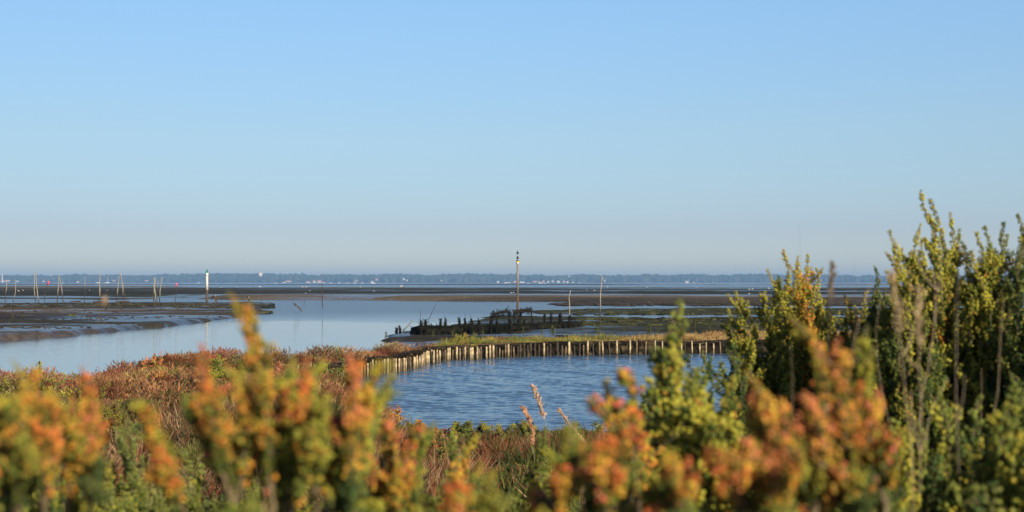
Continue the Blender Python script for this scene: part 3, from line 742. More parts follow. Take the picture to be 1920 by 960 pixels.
# ------------------------------------------------------------------ oyster frames and weed
def weedy(g, A_, B_, r, n_, L=(.06, .2), col=(0.009, 0.010, 0.006)):
    """hanging seaweed strands round a line A-B"""
    A_ = np.asarray(A_, float); B_ = np.asarray(B_, float)
    t = rng.random(n_)[:, None]; P = A_ + (B_ - A_) * t + rng.normal(0, r * .55, (n_, 3))
    d = rng.normal(0, .35, (n_, 3)) + [0, 0, -.9]; d[: n_ // 4, 2] *= -1
    c = np.asarray(col) * rng.uniform(.6, 1.9, (n_, 1)) * np.where(rng.random((n_, 1)) < .15, [[1.8, 1.6, 1.0]], [[1, 1, 1]])
    g.spindles(P, d, rng.uniform(*L, n_), rng.uniform(.02, .06, n_) * (r / .1) ** .5, c, 3)
for px_, y_, w_, lab in [(142, 567, 24, 'dark flat bundle of oyster bags, left of three in the water'), (187, 567, 27, 'dark flat bundle of oyster bags behind the tall thick pole'), (232, 567, 23, 'dark flat bundle of oyster bags behind the crossed poles')]:
    q = ground(px_, y_ + 3.5, 0); s = q[1] / F
    e = empty('oyster_rack', q, lab, 'oyster rack', 'oyster racks in the left water')
    g = Geo(); zt = at(px_, y_, q[1])[2]
    nseg = 10; u = np.linspace(-.5, .5, nseg)
    g.tube([(q[0] + w_ * s * t, q[1], zt - (abs(t) > .45) * .08 + .02 * math.sin(t * 30)) for t in u], [s * (2.3 - 1.2 * (abs(t) > .45)) for t in u], 8, (0.075, 0.055, 0.045), True, .5)
    weedy(g, (q[0] - w_ * s * .45, q[1], zt), (q[0] + w_ * s * .45, q[1], zt), .2, 150, (.1, .3), (.05, .04, .03)); g.build('oyster_bags', M_WEED, e, False)
    for t in (-.35, .35):
        g = Geo(); g.tube([(q[0] + t * w_ * s, q[1], -.4), (q[0] + t * w_ * s, q[1], zt)], s * .8, 6, (.06, .05, .04)); g.build('leg', M_WEED, e)

wposts = [(744, 616, 625, 4.5), (750, 612, 624.5, 3), (789, 601, 630, 6), (798.5, 599, 630, 6), (826, 597, 628, 5), (835.5, 597, 628, 4.5), (862, 596, 626, 5), (872, 596, 626, 5), (884.5, 598, 628, 6.5),
          (898.5, 600, 628, 7), (921, 597, 625, 4.5), (932, 598, 625, 6), (957, 598, 625, 7.5), (971, 599, 622, 6.5), (983, 600, 621, 5), (1021, 589, 612, 4.5), (1033, 587, 617, 5.5), (1050, 587, 610, 6.5), (1068.5, 592, 617, 7)]
wl = ['short blackened post left of its twin at the tip of the mud point', 'short thin blackened post right of its twin at the mud point', 'black weedy post under the thin upright rod', 'black weedy post under the rod leaning right',
      'pointed black weedy post, left of a close pair', 'slender black weedy post, right of a close pair', 'flat topped black weedy post midway to the oyster tables', 'black weedy post with a hooked tip midway to the tables',
      'split topped black weedy post left of a wide one', 'wide ragged black weedy post left of the oyster tables', 'thin weedy post in front of the left oyster table', 'broad weedy post below the left oyster table',
      'thick weedy post between the two oyster tables', 'thick weedy post in front of the tall marker foot', 'weedy post below the right oyster table', 'small weedy post, first right of the oyster tables',
      'taller weedy post, second right of the oyster tables', 'bushy weedy post, third right of the oyster tables', 'weed wrapped post at the foot of the short bare pole']
for (px_, yt_, yb_, w_), lab in zip(wposts, wl):
    q = ground(px_, yb_, .05); Y = q[1]; s = Y / F; top = at(px_ + random.uniform(-.6, .6), yt_, Y)
    e = empty('weedy_post', q, lab, 'post', 'black weed covered posts behind the pond')
    g = Geo(); g.tube([q - [0, 0, .3], q + (top - q) * .5, top], [w_ * s * .55, w_ * s * .48, w_ * s * .22], 8, (.014, .013, .010), True, .4); g.build('shaft', M_WEED, e, False)
    g = Geo(); weedy(g, q, top, w_ * s * .45, 170, (.06, .22)); g.build('seaweed', M_WEED, e)
# the dark weed hung bank between the posts
g = Geo(); line = [(783, 629), (800, 629), (840, 628), (880, 626), (920, 624), (960, 622), (1000, 620), (1040, 617), (1078, 614)]
LP = [ground(a_, b_, .05) for a_, b_ in line]; tops = [613, 612, 612, 611, 611, 609, 608, 606, 603]
for k in range(len(LP) - 1):
    for m_ in range(7):
        t = (m_ + random.random()) / 7; A_ = LP[k] * (1 - t) + LP[k + 1] * t; ty = tops[k] * (1 - t) + tops[k + 1] * t; px_ = line[k][0] * (1 - t) + line[k + 1][0] * t
        zt = at(px_, ty, A_[1])[2]
        blobs(g, [A_ + [0, random.uniform(-.2, .5), zt * .42]], [(.6, .5, zt * .66)], [np.array([.012, .012, .008]) * random.uniform(.7, 1.5)])
        weedy(g, A_ + [-.3, -.25, .1], A_ + [.3, -.25, zt], .12, 60, (.06, .25))
o = g.build('weed_bank', M_WEED, None, False); tag(o, 'black weed hung bank running between the dark posts', 'seaweed bank', None, 'stuff')

def table(pts, legs, lab, th):
    q = ground(legs[0][0], legs[0][1], .05); Y = q[1]; s = Y / F
    e = empty('oyster_table', q, lab, 'oyster table', 'collapsed oyster tables')
    P_ = [at(a_, b_, Y) for a_, b_ in pts]
    g = Geo()
    for dy in (-.35, 0, .35): g.tube([p_ + [0, dy, 0] for p_ in P_], [th * s * f2 for f2 in np.linspace(.8, 1, len(P_))], 8, (.028, .024, .017), True, .5)
    for k in range(len(P_) - 1): weedy(g, P_[k], P_[k + 1], .22, 90, (.06, .2))
    for k in range(len(P_) - 1):
        a_, b_ = P_[k], P_[k + 1]; g.box((a_ + b_) / 2 - [0, 0, th * s * .25], (abs(b_[0] - a_[0]) + .05, 1.1, th * s * 1.5), (.02, .018, .013), ry=-math.atan2(b_[2] - a_[2], b_[0] - a_[0]))
    g.build('table_top', M_WEED, e)
    for (lx, ly) in legs:
        b_ = at(lx, ly, Y); zt = np.interp(lx, [p_[0] for p_ in pts], [p2[2] for p2 in P_])
        g = Geo(); g.tube([(b_[0], Y, -.2), (b_[0], Y, zt)], [s * 1.4, s * 1.1], 7, (.03, .026, .018), True, .4); weedy(g, (b_[0], Y, .1), (b_[0], Y, zt), .09, 60, (.05, .18)); g.build('leg', M_WEED, e)
table([(922, 590), (932, 587.5), (945, 584.5), (956, 584)], [(923, 612), (955, 612)], 'dark sagging oyster table left of the tall marker foot', 2.2)
table([(962, 585), (975, 583), (988, 582), (997, 582.5)], [(964, 612), (976, 612), (996.5, 614)], 'dark weed covered oyster table in front of the tall marker foot', 2.8)

# little stakes with weed tufts on the right mud, foreground side
for k, (px_, yt_, yb_, lab) in enumerate([
    (1133, 597, 616, 'thin weedy stick just right of the tallest bare pole'), (1093, 603, 618, 'thin stick between the two bare poles on the right'), (1120, 612, 622, 'bushy dark stub at the foot of the tallest bare pole'),
    (1171, 606, 620, 'thin stick, first right of the tallest bare pole group'), (1218, 604, 622, 'thicker dark stick left of the tall green sprig'), (1233, 607, 622, 'thin stick close left of the tall green sprig'),
    (1268, 606, 622, 'thin stick close right of the tall green sprig'), (1281, 605, 622, 'dark stick second right of the tall green sprig'), (1303, 601, 619, 'taller stick third right of the tall green sprig'), (1331, 604, 620, 'stick fourth right of the tall green sprig'),
    (812, 620, 634, 'tiny weedy stick below the second weedy post'), (849, 617, 631, 'tiny stick below the slender weedy post'), (905, 618, 631, 'tiny stick below the wide ragged post'), (981, 612, 628, 'tiny stick below the right oyster table'),
    (1016, 611, 628, 'tiny stick right of the right oyster table'), (1037, 612, 628, 'tiny weedy tuft left of the short bare pole'), (723.5, 622, 633, 'small upright stick at the tip of the mud point'),
    (1305, 578, 608, 'slim leafless stick standing far right on the dark mud')]):
    q = ground(px_, yb_, .1); Y = q[1]; s = Y / F; top = at(px_ + random.uniform(-1, 1), yt_, Y)
    e = empty('mud_stick', q, lab, 'stake', 'thin sticks in the right mud')
    wd = 2.6 if 'bushy' in lab or 'thicker' in lab or 'tuft' in lab else 1.1
    g = Geo(); g.tube([q - [0, 0, .3], q + (top - q) * .5 + [.02, 0, 0], top], [wd * s * .5, wd * s * .45, wd * s * .3], 6, (.05, .045, .025), True, .3); g.build('shaft', M_WEED, e)
    g = Geo(); weedy(g, q, top, .05 * wd, int(40 * wd), (.04, .14), (.06, .075, .025)); g.build('seaweed', M_WEED, e)
# driftwood at the mud point
c0 = ground(757, 624, .1); Y = c0[1]; s = Y / F; e = empty('driftwood', c0, 'pale branch of driftwood leaning over the mud point', 'driftwood')
g = Geo(); g.tube([at(755, 621, Y), at(762, 614, Y), at(768, 608, Y), at(774, 600, Y)], [s * 1.2, s * 1.3, s * .9, s * .4], 7, (.20, .18, .10), True, .3); g.build('branch', M_WOOD, e, True)
g = Geo(); g.tube([at(768, 612, Y), at(773, 612, Y), at(776, 622, Y)], [s * .4, s * .5, s * .3], 6, (.07, .06, .04)); g.build('twig', M_WOOD, e, True)

# seaweed ridge on the left bank and clumps
g = Geo()
for k in range(1900):
    px_ = random.uniform(-150, 470); y_ = 572.5 + random.random() ** 1.5 * 6 + (px_ > 300) * random.uniform(-.5, 3)
    q = ground(px_, y_, .1)
    blobs(g, [q + [0, 0, .08]], [(random.uniform(.15, .6), .35, random.uniform(.08, .12 + .25 * float(vnoise(q[0] / 2.5, q[1] / 2, 8))))], [np.array([.04, .038, .024]) * random.uniform(.4, 1.8)])
for k in range(100):
    px_ = random.uniform(468, 508); q = ground(px_, random.uniform(570, 577), .1)
    blobs(g, [q], [(random.uniform(.3, .9), .5, random.uniform(.1, .3))], [np.array([.025, .032, .02]) * random.uniform(.6, 1.6)])
for k in range(90):
    px_ = random.uniform(420, 500); q = ground(px_, random.uniform(584, 587.5), .1)
    blobs(g, [q], [(random.uniform(.3, .9), .4, random.uniform(.08, .26))], [np.array([.04, .042, .025]) * random.uniform(.6, 1.8)])
for k in range(1500):
    px_ = random.uniform(-150, 480); y_ = random.uniform(578, 634)
    q = ground(px_, y_, 0)
    if sdist(MUD[0][0], q[:1], q[1:2])[0] < .3 or vnoise(q[:1] / 4, q[1:2] / 4, 88)[0] < .5: continue
    q[2] = float(terrain(q[:1], q[1:2])[0][0]); blobs(g, [q], [(random.uniform(.05, .3), random.uniform(.05, .2), random.uniform(.02, .09))], [np.array([.045, .038, .028]) * random.uniform(.5, 1.6)])
o = g.build('seaweed_left_bank', M_WEED, None, False); o.name = 'seaweed'; tag(o, 'dark seaweed ridge along the foot of the poles on the left mud', 'seaweed', None, 'stuff')
g = Geo()
for k in range(1500):
    px_ = random.uniform(1075, 2000); y_ = random.choice([random.uniform(581.5, 590), random.uniform(597, 612), random.uniform(597, 612), random.uniform(597, 612)])
    if 603.5 + 2 * math.sin(px_ / 60) < y_ < 605.5 + 2 * math.sin(px_ / 60): continue
    q = ground(px_, y_, .08)
    blobs(g, [q], [(random.uniform(.15, .8), random.uniform(.15, .4), random.uniform(.05, .22))], [np.array([.04, .042, .02]) * random.uniform(.4, 1.7)])
for k in range(260):
    px_ = random.uniform(1040, 1900); y_ = random.uniform(568, 573)
    q = ground(px_, y_, .1); blobs(g, [q], [(random.uniform(.4, 1.6), .5, random.uniform(.08, .25))], [np.array([.045, .038, .03]) * random.uniform(.5, 1.5)])
o = g.build('seaweed', M_WEED, None, False); tag(o, 'lumpy dark seaweed spread over the right mud behind the pond', 'seaweed', None, 'stuff')
def tuft(px_, y_, hp, wp, col, lab, n_=160):
    q = ground(px_, y_, .08); s = q[1] / F; g = Geo(); P = q + rng.normal(0, 1, (n_, 3)) * [wp * s * .22, wp * s * .15, 0]
    d = rng.normal(0, .5, (n_, 3)) + [0, 0, 1]
    g.spindles(P, d, rng.uniform(.4, 1, n_) * hp * s, s * 1.2, np.asarray(col) * rng.uniform(.6, 1.5, (n_, 1)), 3)
    o = g.build('seaweed_clump', M_WEED, None); tag(o, lab, 'seaweed', 'single seaweed clumps on the left mud')
tuft(136, 596.5, 9, 16, (.10, .13, .03), 'bright green seaweed clump on the left mud')
tuft(38, 610, 5, 14, (.05, .05, .02), 'dark low seaweed clump near the left edge of the mud')
tuft(237, 590, 3, 16, (.03, .028, .022), 'flat black clump on the mud below the crossed poles')
tuft(28, 629, 4, 10, (.10, .08, .03), 'brown clump on the mud nearest the channel at left')

# ------------------------------------------------------------------ people gathering oysters
def skinned(name, verts, edges, radii, mat, parent, col):
    me = bpy.data.meshes.new(name); me.from_pydata([tuple(v) for v in verts], edges, []); o = bpy.data.objects.new(name, me); sc.collection.objects.link(o)
    o.parent = parent
    m_ = o.modifiers.new('skin', 'SKIN'); m_.use_smooth_shade = True
    for k, r in enumerate(radii): me.skin_vertices[0].data[k].radius = (r, r)
    me.skin_vertices[0].data[0].use_root = True
    s_ = o.modifiers.new('sub', 'SUBSURF'); s_.levels = 1; s_.render_levels = 1
    mt, n, b = newmat(name + '_cloth'); b.inputs['Base Color'].default_value = (*col, 1); b.inputs['Roughness'].default_value = .85
    no = n.nodes.new('ShaderNodeTexNoise'); no.inputs['Scale'].default_value = 12
    me.materials.append(mt); return o
def person(q, S, pose, label, jacket, trousers):
    e = empty('person', q, label, 'person')
    J = {k: (np.array(v) * S) for k, v in pose.items()}
    names = ['pelvis', 'waist', 'chest', 'neck', 'head', 'crown', 'shl', 'ell', 'wrl', 'hnl', 'shr', 'elr', 'wrr', 'hnr', 'hil', 'knl', 'anl', 'tol', 'hir', 'knr', 'anr', 'tor']
    ed = [(0, 1), (1, 2), (2, 3), (3, 4), (4, 5), (2, 6), (6, 7), (7, 8), (8, 9), (2, 10), (10, 11), (11, 12), (12, 13), (0, 14), (14, 15), (15, 16), (16, 17), (0, 18), (18, 19), (19, 20), (20, 21)]
    rd = [.15, .14, .16, .06, .10, .08, .08, .05, .035, .04, .08, .05, .035, .04, .10, .07, .05, .045, .10, .07, .05, .045]
    body = skinned('body', [J[n_] for n_ in names], ed, [r * S for r in rd], None, e, (0.35, 0.22, 0.16))
    jk = ['waist', 'chest', 'shl', 'ell', 'wrl', 'shr', 'elr', 'wrr', 'neck']
    skinned('jacket', [J[n_] for n_ in jk], [(0, 1), (1, 2), (2, 3), (3, 4), (1, 5), (5, 6), (6, 7), (1, 8)], [r * S for r in (.18, .2, .11, .08, .055, .11, .08, .055, .09)], None, e, jacket)
    tr = ['pelvis', 'hil', 'knl', 'anl', 'hir', 'knr', 'anr', 'waist']
    skinned('trousers', [J[n_] for n_ in tr], [(0, 1), (1, 2), (2, 3), (0, 4), (4, 5), (5, 6), (0, 7)], [r * S for r in (.19, .13, .1, .08, .13, .1, .08, .17)], None, e, trousers)
    h = (J['head'] + J['crown']) / 2
    g = Geo(); blobs(g, [h + [0, 0, .04 * S]], [(.12 * S, .13 * S, .11 * S)], [(.03, .02, .015)]); hr = g.build('hair', M_CLOTH, None, True); hr.parent = e
bend = dict(pelvis=(0.15, 0, .88), waist=(0.05, 0, 1.0), chest=(-.28, 0, 1.02), neck=(-.42, 0, .98), head=(-.52, 0, .93), crown=(-.62, 0, .88), shl=(-.30, -.18, .98), ell=(-.36, -.2, .70), wrl=(-.42, -.16, .45), hnl=(-.44, -.15, .36),
            shr=(-.30, .18, .98), elr=(-.36, .2, .70), wrr=(-.40, .14, .45), hnr=(-.42, .13, .36), hil=(.14, -.1, .85), knl=(.10, -.12, .46), anl=(.14, -.12, .08), tol=(0, -.13, .03), hir=(.14, .1, .85), knr=(.18, .14, .46), anr=(.24, .14, .08), tor=(.1, .15, .03))
q = ground(403, 571.5, 0); q[2] = max(0, float(terrain(q[:1], q[1:2])[0][0])); person(q, .95, bend, 'person in dark jacket bending down over the mud beside the channel marker', (.02, .025, .025), (.07, .045, .03))
stoop = dict(pelvis=(0.05, 0, .92), waist=(0.0, 0, 1.06), chest=(-.10, 0, 1.32), neck=(-.16, 0, 1.46), head=(-.20, 0, 1.55), crown=(-.22, 0, 1.66), shl=(-.10, -.2, 1.36), ell=(-.14, -.24, 1.08), wrl=(-.30, -.2, .92), hnl=(-.38, -.18, .88),
             shr=(-.10, .2, 1.36), elr=(-.12, .24, 1.08), wrr=(-.28, .2, .92), hnr=(-.36, .18, .88), hil=(.05, -.1, .9), knl=(.02, -.11, .48), anl=(.06, -.11, .08), tol=(-.06, -.12, .03), hir=(.05, .1, .9), knr=(.06, .12, .48), anr=(.12, .12, .08), tor=(.0, .13, .03))
q = ground(466, 574, 0); q[2] = max(0, float(terrain(q[:1], q[1:2])[0][0])); person(q, .80, stoop, 'person in black stooping at the end of the left mud bank', (.015, .015, .02), (.04, .04, .045))

# ------------------------------------------------------------------ stakes round the pond
L_ = 'pale'; M_ = 'brownish'; D_ = 'dark'
stakes = [(594, 704, 719, 4, L_, 0), (607.5, 700, 717, 5, L_, 0), (615, 698, 718, 4, L_, 1), (621, 699, 717, 3, M_, 0), (655, 690, 714, 3, L_, 0), (662, 688, 713, 3.5, L_, 0), (670, 687, 712, 4, L_, -1), (678, 685, 710, 3.5, L_, 0), (684, 684, 709, 3, M_, 0),
    (698.7, 674, 705, 3.5, L_, 0), (705, 676, 704, 3, M_, 0), (711, 675, 704, 3, M_, 0), (727, 672, 702, 5, L_, 0), (732, 673, 700, 3, M_, 0), (738, 672, 699, 6.5, M_, 0), (742.5, 672, 699, 3.5, L_, 0), (748.7, 672, 699, 4, L_, 0), (753, 672, 697, 3, M_, 0),
    (758, 671, 697, 4.5, L_, 0), (761.5, 672, 696, 2.5, L_, 0), (765, 672, 696, 4, D_, 0), (769.5, 670, 694, 4, M_, 0), (775.6, 669, 691.5, 4.5, L_, 1), (779.5, 670, 691, 3.6, L_, -1), (783.7, 667, 690, 3.8, L_, -2), (787, 667, 688.5, 3, L_, 0),
    (790.5, 665, 688, 4.2, L_, 1), (794.5, 661, 686, 3, L_, 0), (797.5, 660, 684, 3, M_, 0), (800.5, 657, 682.5, 3.6, L_, 0), (804.5, 658, 682, 3.6, L_, -1), (809.4, 656, 682, 3.8, L_, 0), (813.5, 656, 682.5, 3, L_, 0), (817.5, 658, 681, 2.5, D_, 0),
    (821.5, 656, 679.5, 3.8, L_, -2), (825.5, 657, 679, 3, L_, -1), (840, 652, 677, 4, L_, 0), (843.5, 652, 676.5, 3, L_, 0), (849, 655, 675.5, 3, M_, 0), (856.5, 650, 676, 3.4, L_, 0), (862.5, 653, 675.5, 3.6, M_, 0), (869, 653, 675, 3.8, D_, -1),
    (874, 651, 674.5, 3.8, L_, -2), (882.5, 652, 675, 3.8, L_, 0), (887, 651, 674.5, 3.6, L_, -1), (895, 650, 675, 3.8, L_, 0), (902, 650, 673.5, 2.8, M_, 0), (906, 655, 672.5, 3.8, D_, 0), (913, 650, 673, 3.8, L_, -1), (918.7, 647, 672.5, 3.8, L_, 0),
    (925, 647, 672.3, 4, L_, 0), (941.5, 657, 670.5, 2.5, M_, 1), (948, 646, 670.5, 3, M_, 0), (953.3, 645, 670.5, 3.8, L_, 0), (975.5, 644, 669.8, 4.5, D_, 0), (983, 642, 669.3, 3.5, D_, 0), (989.5, 647, 669, 3, D_, 0), (996.5, 641, 668.5, 4, D_, -2),
    (1003, 642, 668, 3, D_, 0), (1020, 643, 668, 3.8, L_, 0), (1032, 645, 667.8, 4, D_, 0), (1046, 640, 667.5, 5, D_, -1), (1053, 647, 667.3, 3, D_, 1), (1067, 641, 667.3, 4.6, L_, 0), (1086, 643, 666.8, 3.6, D_, 1), (1102, 639, 666.6, 3.4, L_, 0),
    (1113, 645, 666.4, 3, D_, -1), (1124, 641, 666.3, 3.4, M_, 0), (1132, 639, 666.3, 3.4, L_, -3), (1144.5, 639, 666.2, 3.4, D_, -3), (1157, 638, 666.2, 3.4, L_, -.5), (1181, 638, 666, 3.4, L_, .5), (1194, 639, 665.6, 2.8, M_, 0), (1210, 640, 665.4, 2.8, M_, 1),
    (1228.5, 638, 665.2, 3, L_, 0), (1242, 639, 665, 2.6, L_, 0), (1269.5, 641, 664.6, 2.6, D_, 0), (1278.5, 644, 664.6, 3, L_, -1), (1283, 640, 664.5, 2, D_, 2), (1299, 639, 664.3, 2.8, L_, -2), (1312, 644, 664, 2.8, L_, 0), (1324, 641, 664, 2.8, L_, 0),
    (716, 676, 703, 3.5, M_, 1), (721, 673, 702.5, 3.5, L_, 0), (831, 658, 678, 3.2, D_, 1), (835, 656, 677.5, 3, M_, 0), (878, 654, 674.8, 3, D_, 0), (891, 655, 674.5, 3, D_, 1), (899, 653, 674, 2.6, M_, 0),
    (931, 650, 671.8, 3, D_, 0), (936, 652, 671.3, 3, M_, 1), (958, 648, 670.3, 3, D_, 0), (964, 650, 670, 3, M_, -1), (970, 649, 669.9, 3, D_, 1), (1010, 646, 668.3, 3, D_, 1), (1027, 649, 668, 2.8, D_, 0), (1060, 650, 667.4, 2.6, M_, 1), (1077, 648, 667, 3, D_, 0), (1094, 647, 666.7, 2.8, M_, 0),
    (601, 703, 718, 3.5, M_, 0), (628, 698, 716.5, 3.5, L_, -1), (635, 696, 716, 3, M_, 0), (642, 694, 715.3, 3.6, L_, 0), (649, 693, 714.6, 3, L_, 1), (689.5, 681, 707.5, 3.6, L_, 0), (694, 679, 706.4, 3, M_, 1),
    (1338, 644, 663.8, 2.8, L_, 0), (1353, 641, 663.6, 2.4, M_, -3), (1373, 643, 663.5, 2.8, L_, 0), (1392, 643, 663.3, 2.8, M_, 0), (1412, 642, 663.3, 2.8, L_, 1)]
ordw = ['first', 'second', 'third', 'fourth', 'fifth', 'sixth', 'seventh', 'eighth', 'ninth', 'tenth', 'eleventh', 'twelfth', 'thirteenth', 'fourteenth', 'fifteenth', 'sixteenth', 'seventeenth', 'eighteenth', 'nineteenth', 'twentieth']
seg_name = lambda px: 'below the red glasswort, near end' if px < 720 else ('at the curve below the red glasswort' if px < 830 else ('left of the tall marker' if px < 970 else ('from tall marker to tallest bare pole' if px < 1126 else 'right of the tallest bare pole')))
cnt = {}; stakes.sort()
colr = {L_: (0.50, 0.395, 0.24), M_: (0.23, 0.17, 0.10), D_: (0.07, 0.055, 0.038)}
for px_, yt_, yb_, w_, shade, lean in stakes:
    key = (seg_name(px_), shade); cnt[key] = cnt.get(key, 0) + 1
    word = 'leaning ' if abs(lean) >= 2 else ('thick ' if w_ > 4.4 else '')
    lab = '%s%s pond stake, %s %s one %s' % (word, shade, ordw[cnt[key] - 1], shade, key[0])
    q = ground(px_, yb_, .6); Y = q[1]; s = Y / F; top = at(px_ + lean, yt_, Y - .05 * random.random())
    r = w_ * s / 2
    c = np.array(colr[shade]) * random.uniform(.85, 1.15)
    u = np.linspace(0, 1, 9); A_ = q - [0, 0, .45]
    P_ = A_ + (top - A_) * u[:, None]; P_[1:-1, :2] += rng.normal(0, r * .08, (7, 2))
    rr = r * np.array([1.02, 1.0, 1.03, .98, 1.0, .97, .99, .96, .86]); 
    wetc = np.array([.06, .05, .03]); zt = P_[:, 2]
    col = c * (1 + .18 * rng.normal(size=(9, 1))); wm = 1 - sstep(.62, .74, zt); col = np.clip(col * (1 - wm[:, None]) + wetc * wm[:, None], .01, .8)
    g = Geo(); g.tube(P_, rr, 10, col, True, .12)
    o = g.build('pond_stake', M_WOOD, None, False); tag(o, lab, 'stake', 'timber stakes round the pond')
    o.data.transform(__import__('mathutils').Matrix.Translation((-q[0], -q[1], -q[2]))); o.location = [float(v) for v in q]

# ------------------------------------------------------------------ ground cover (uncountable): glasswort, grass, dry stems
def scatter(n_, x0, x1, y0, y1):
    x = rng.uniform(x0, x1, n_); y = rng.uniform(y0, y1, n_)
    return x, y
def pal(a_, n_): a_ = np.asarray(a_, float); return a_[rng.integers(0, len(a_), n_)]
def cover(name, X, Y, per, spread, Lr, Wr, tilt, colf, label, k=3, lift=0.0):
    h, lw, pw = terrain(X, Y)
    ok = (lw > .6) & (sdist(POND, X, Y) < np.where(Y < 30, -.1, -.42))
    X, Y, h = X[ok], Y[ok], h[ok]
    n_ = len(X); pondk = np.where((Y > 20) & (Y < 30) & (X / Y > -.12), .33 if name == 'saltmarsh_tussocks' else .55, 1.0)
    sc_ = pondk * (.45 + 1.5 * sstep(.35, .8, fbm(X / .9, Y / 1.1, 91, 3)))
    C = colf(X, Y)
    Pi = np.repeat(np.stack([X, Y, h], -1), per, 0); s_ = np.repeat(sc_, per)
    N_ = len(Pi); off = rng.normal(0, spread, (N_, 2)); Pi[:, :2] += off
    Lz = rng.uniform(*Lr, N_) * s_
    Pi[:, 2] += rng.uniform(-.02, lift + 1e-3, N_) * s_
    d = rng.normal(0, tilt, (N_, 3)); d[:, 2] = 1; d[:, :2] += off / spread * tilt * .6
    Cc = np.repeat(C, per, 0) * rng.uniform(.6, 1.45, (N_, 1)) * (1 + rng.normal(0, .08, (N_, 3)))
    g = Geo(); g.spindles(Pi, d, Lz, rng.uniform(*Wr, N_), np.clip(Cc, .005, .9), k, .6)
    o = g.build(name, M_COVER, None); tag(o, label, 'ground cover', None, 'stuff'); return o
shellp = gp([(300, 835), (330, 790), (355, 752), (400, 748), (420, 775), (390, 810), (350, 838)], 1.13)
def redcol(X, Y):
    f1 = fbm(X / 1.1, Y / 1.6, 101, 4); f2 = fbm(X / .7 + 9, Y / .9, 102, 3)
    c = mix(np.array([.19, .07, .042]), np.array([.26, .15, .07]), sstep(.35, .62, f1))
    c = mix(c, np.array([.15, .15, .045]), sstep(.48, .62, f2)); c = mix(c, np.array([.33, .11, .07]), sstep(.6, .7, fbm(X / .5, Y / .5, 103, 3)) * .7)
    c = c * (.45 + .8 * sstep(.3, .6, fbm(X / .8 + 2, Y / 1.1, 109, 3)))[..., None]
    c = mix(c, np.array([.33, .29, .14]), sstep(.72, .8, fbm(X / .4 + 4, Y / .4, 104, 2)) * .6)
    return c
# glasswort over the left land
X, Y = scatter(26000, -24, 0, 17, 56)
px_, py_ = project(X, Y, land_h(X, Y) + .1)
keep = (px_ > -150) & (px_ < 850) & ~((px_ > 815) & (Y > 44)) & (sdist(shellp, X, Y) < 0) & (Y < 50)
gw = cover('glasswort', X[keep], Y[keep], 24, .12, (.035, .12), (.012, .03), .6, redcol, 'rust red glasswort carpeting the land between channel and pond', 3, .14)
# grass strip on the far pond bank
def grasscol(X, Y):
    px_, _ = project(X, Y, 1.1)
    w = sstep(1050, 1250, px_ + (fbm(X / 2, Y / 2, 6, 3) - .5) * 300)
    c = mix(np.array([.17, .18, .045]), np.array([.40, .28, .12]), w)
    c = mix(c, np.array([.34, .31, .07]), sstep(.58, .7, fbm(X / .8, Y / .8, 106, 3)) * (1 - w))
    return mix(c, np.array([.30, .11, .05]), sstep(.6, .72, fbm(X / .6 + 7, Y / .4, 107, 3)) * .7)
X, Y = scatter(16000, -4.5, 30, 44, 66)
px_, py_ = project(X, Y, land_h(X, Y) + .1)
keep = (px_ > 795) & (px_ < 2000)
cover('bank_grass', X[keep], Y[keep], 14, .12, (.06, .17), (.008, .02), .3, grasscol, 'green and straw coloured grass on the far pond bank', 3, .03)
# mixed low growth from 9 m to the pond
def midcol(X, Y):
    f1 = fbm(X / .9, Y / 1.2, 111, 4)
    c = mix(np.array([.17, .10, .06]), np.array([.11, .11, .04]), sstep(.42, .6, f1))
    c = mix(c, np.array([.28, .20, .12]), sstep(.6, .72, fbm(X / .4, Y / .5, 112, 3)) * .6)
    c = c * (.4 + .8 * sstep(.35, .6, fbm(X / .5 + 2, Y / .7, 119, 3)))[..., None]
    return mix(c, np.array([.10, .13, .04]), sstep(.5, .65, fbm(X / 1.6 + 3, Y / 1.4, 113, 3)) * .8)
X, Y = scatter(30000, -12, 16, 7, 24.5)
px_, py_ = project(X, Y, land_h(X, Y) + .1)
keep = (px_ > -350) & (px_ < 2700) & (sdist(shellp, X, Y) < 0)
cover('low_saltmarsh_growth', X[keep], Y[keep], 16, .07, (.05, .17), (.006, .016), .5, midcol, 'mixed brown and olive low saltmarsh growth before the pond', 3, .04)
# tussocks standing proud of it, dark between
X, Y = scatter(3000, -12, 16, 8, 24.0)
px_, py_ = project(X, Y, land_h(X, Y) + .1)
keep = (px_ > -350) & (px_ < 2700) & (sdist(shellp, X, Y) < -.2) & (vnoise(X / .8, Y / .8, 19) > .35)
def tuscol(X, Y):
    r_ = rng.random(len(X))[:, None]
    return np.where(r_ < .35, [[.20, .08, .045]], np.where(r_ < .5, [[.12, .12, .035]], np.where(r_ < .75, [[.055, .07, .025]], [[.28, .19, .11]])))
cover('saltmarsh_tussocks', X[keep], Y[keep], 130, .10, (.10, .30), (.006, .015), .45, tuscol, 'rust, olive and straw tussocks scattered between path and pond', 3, .10)
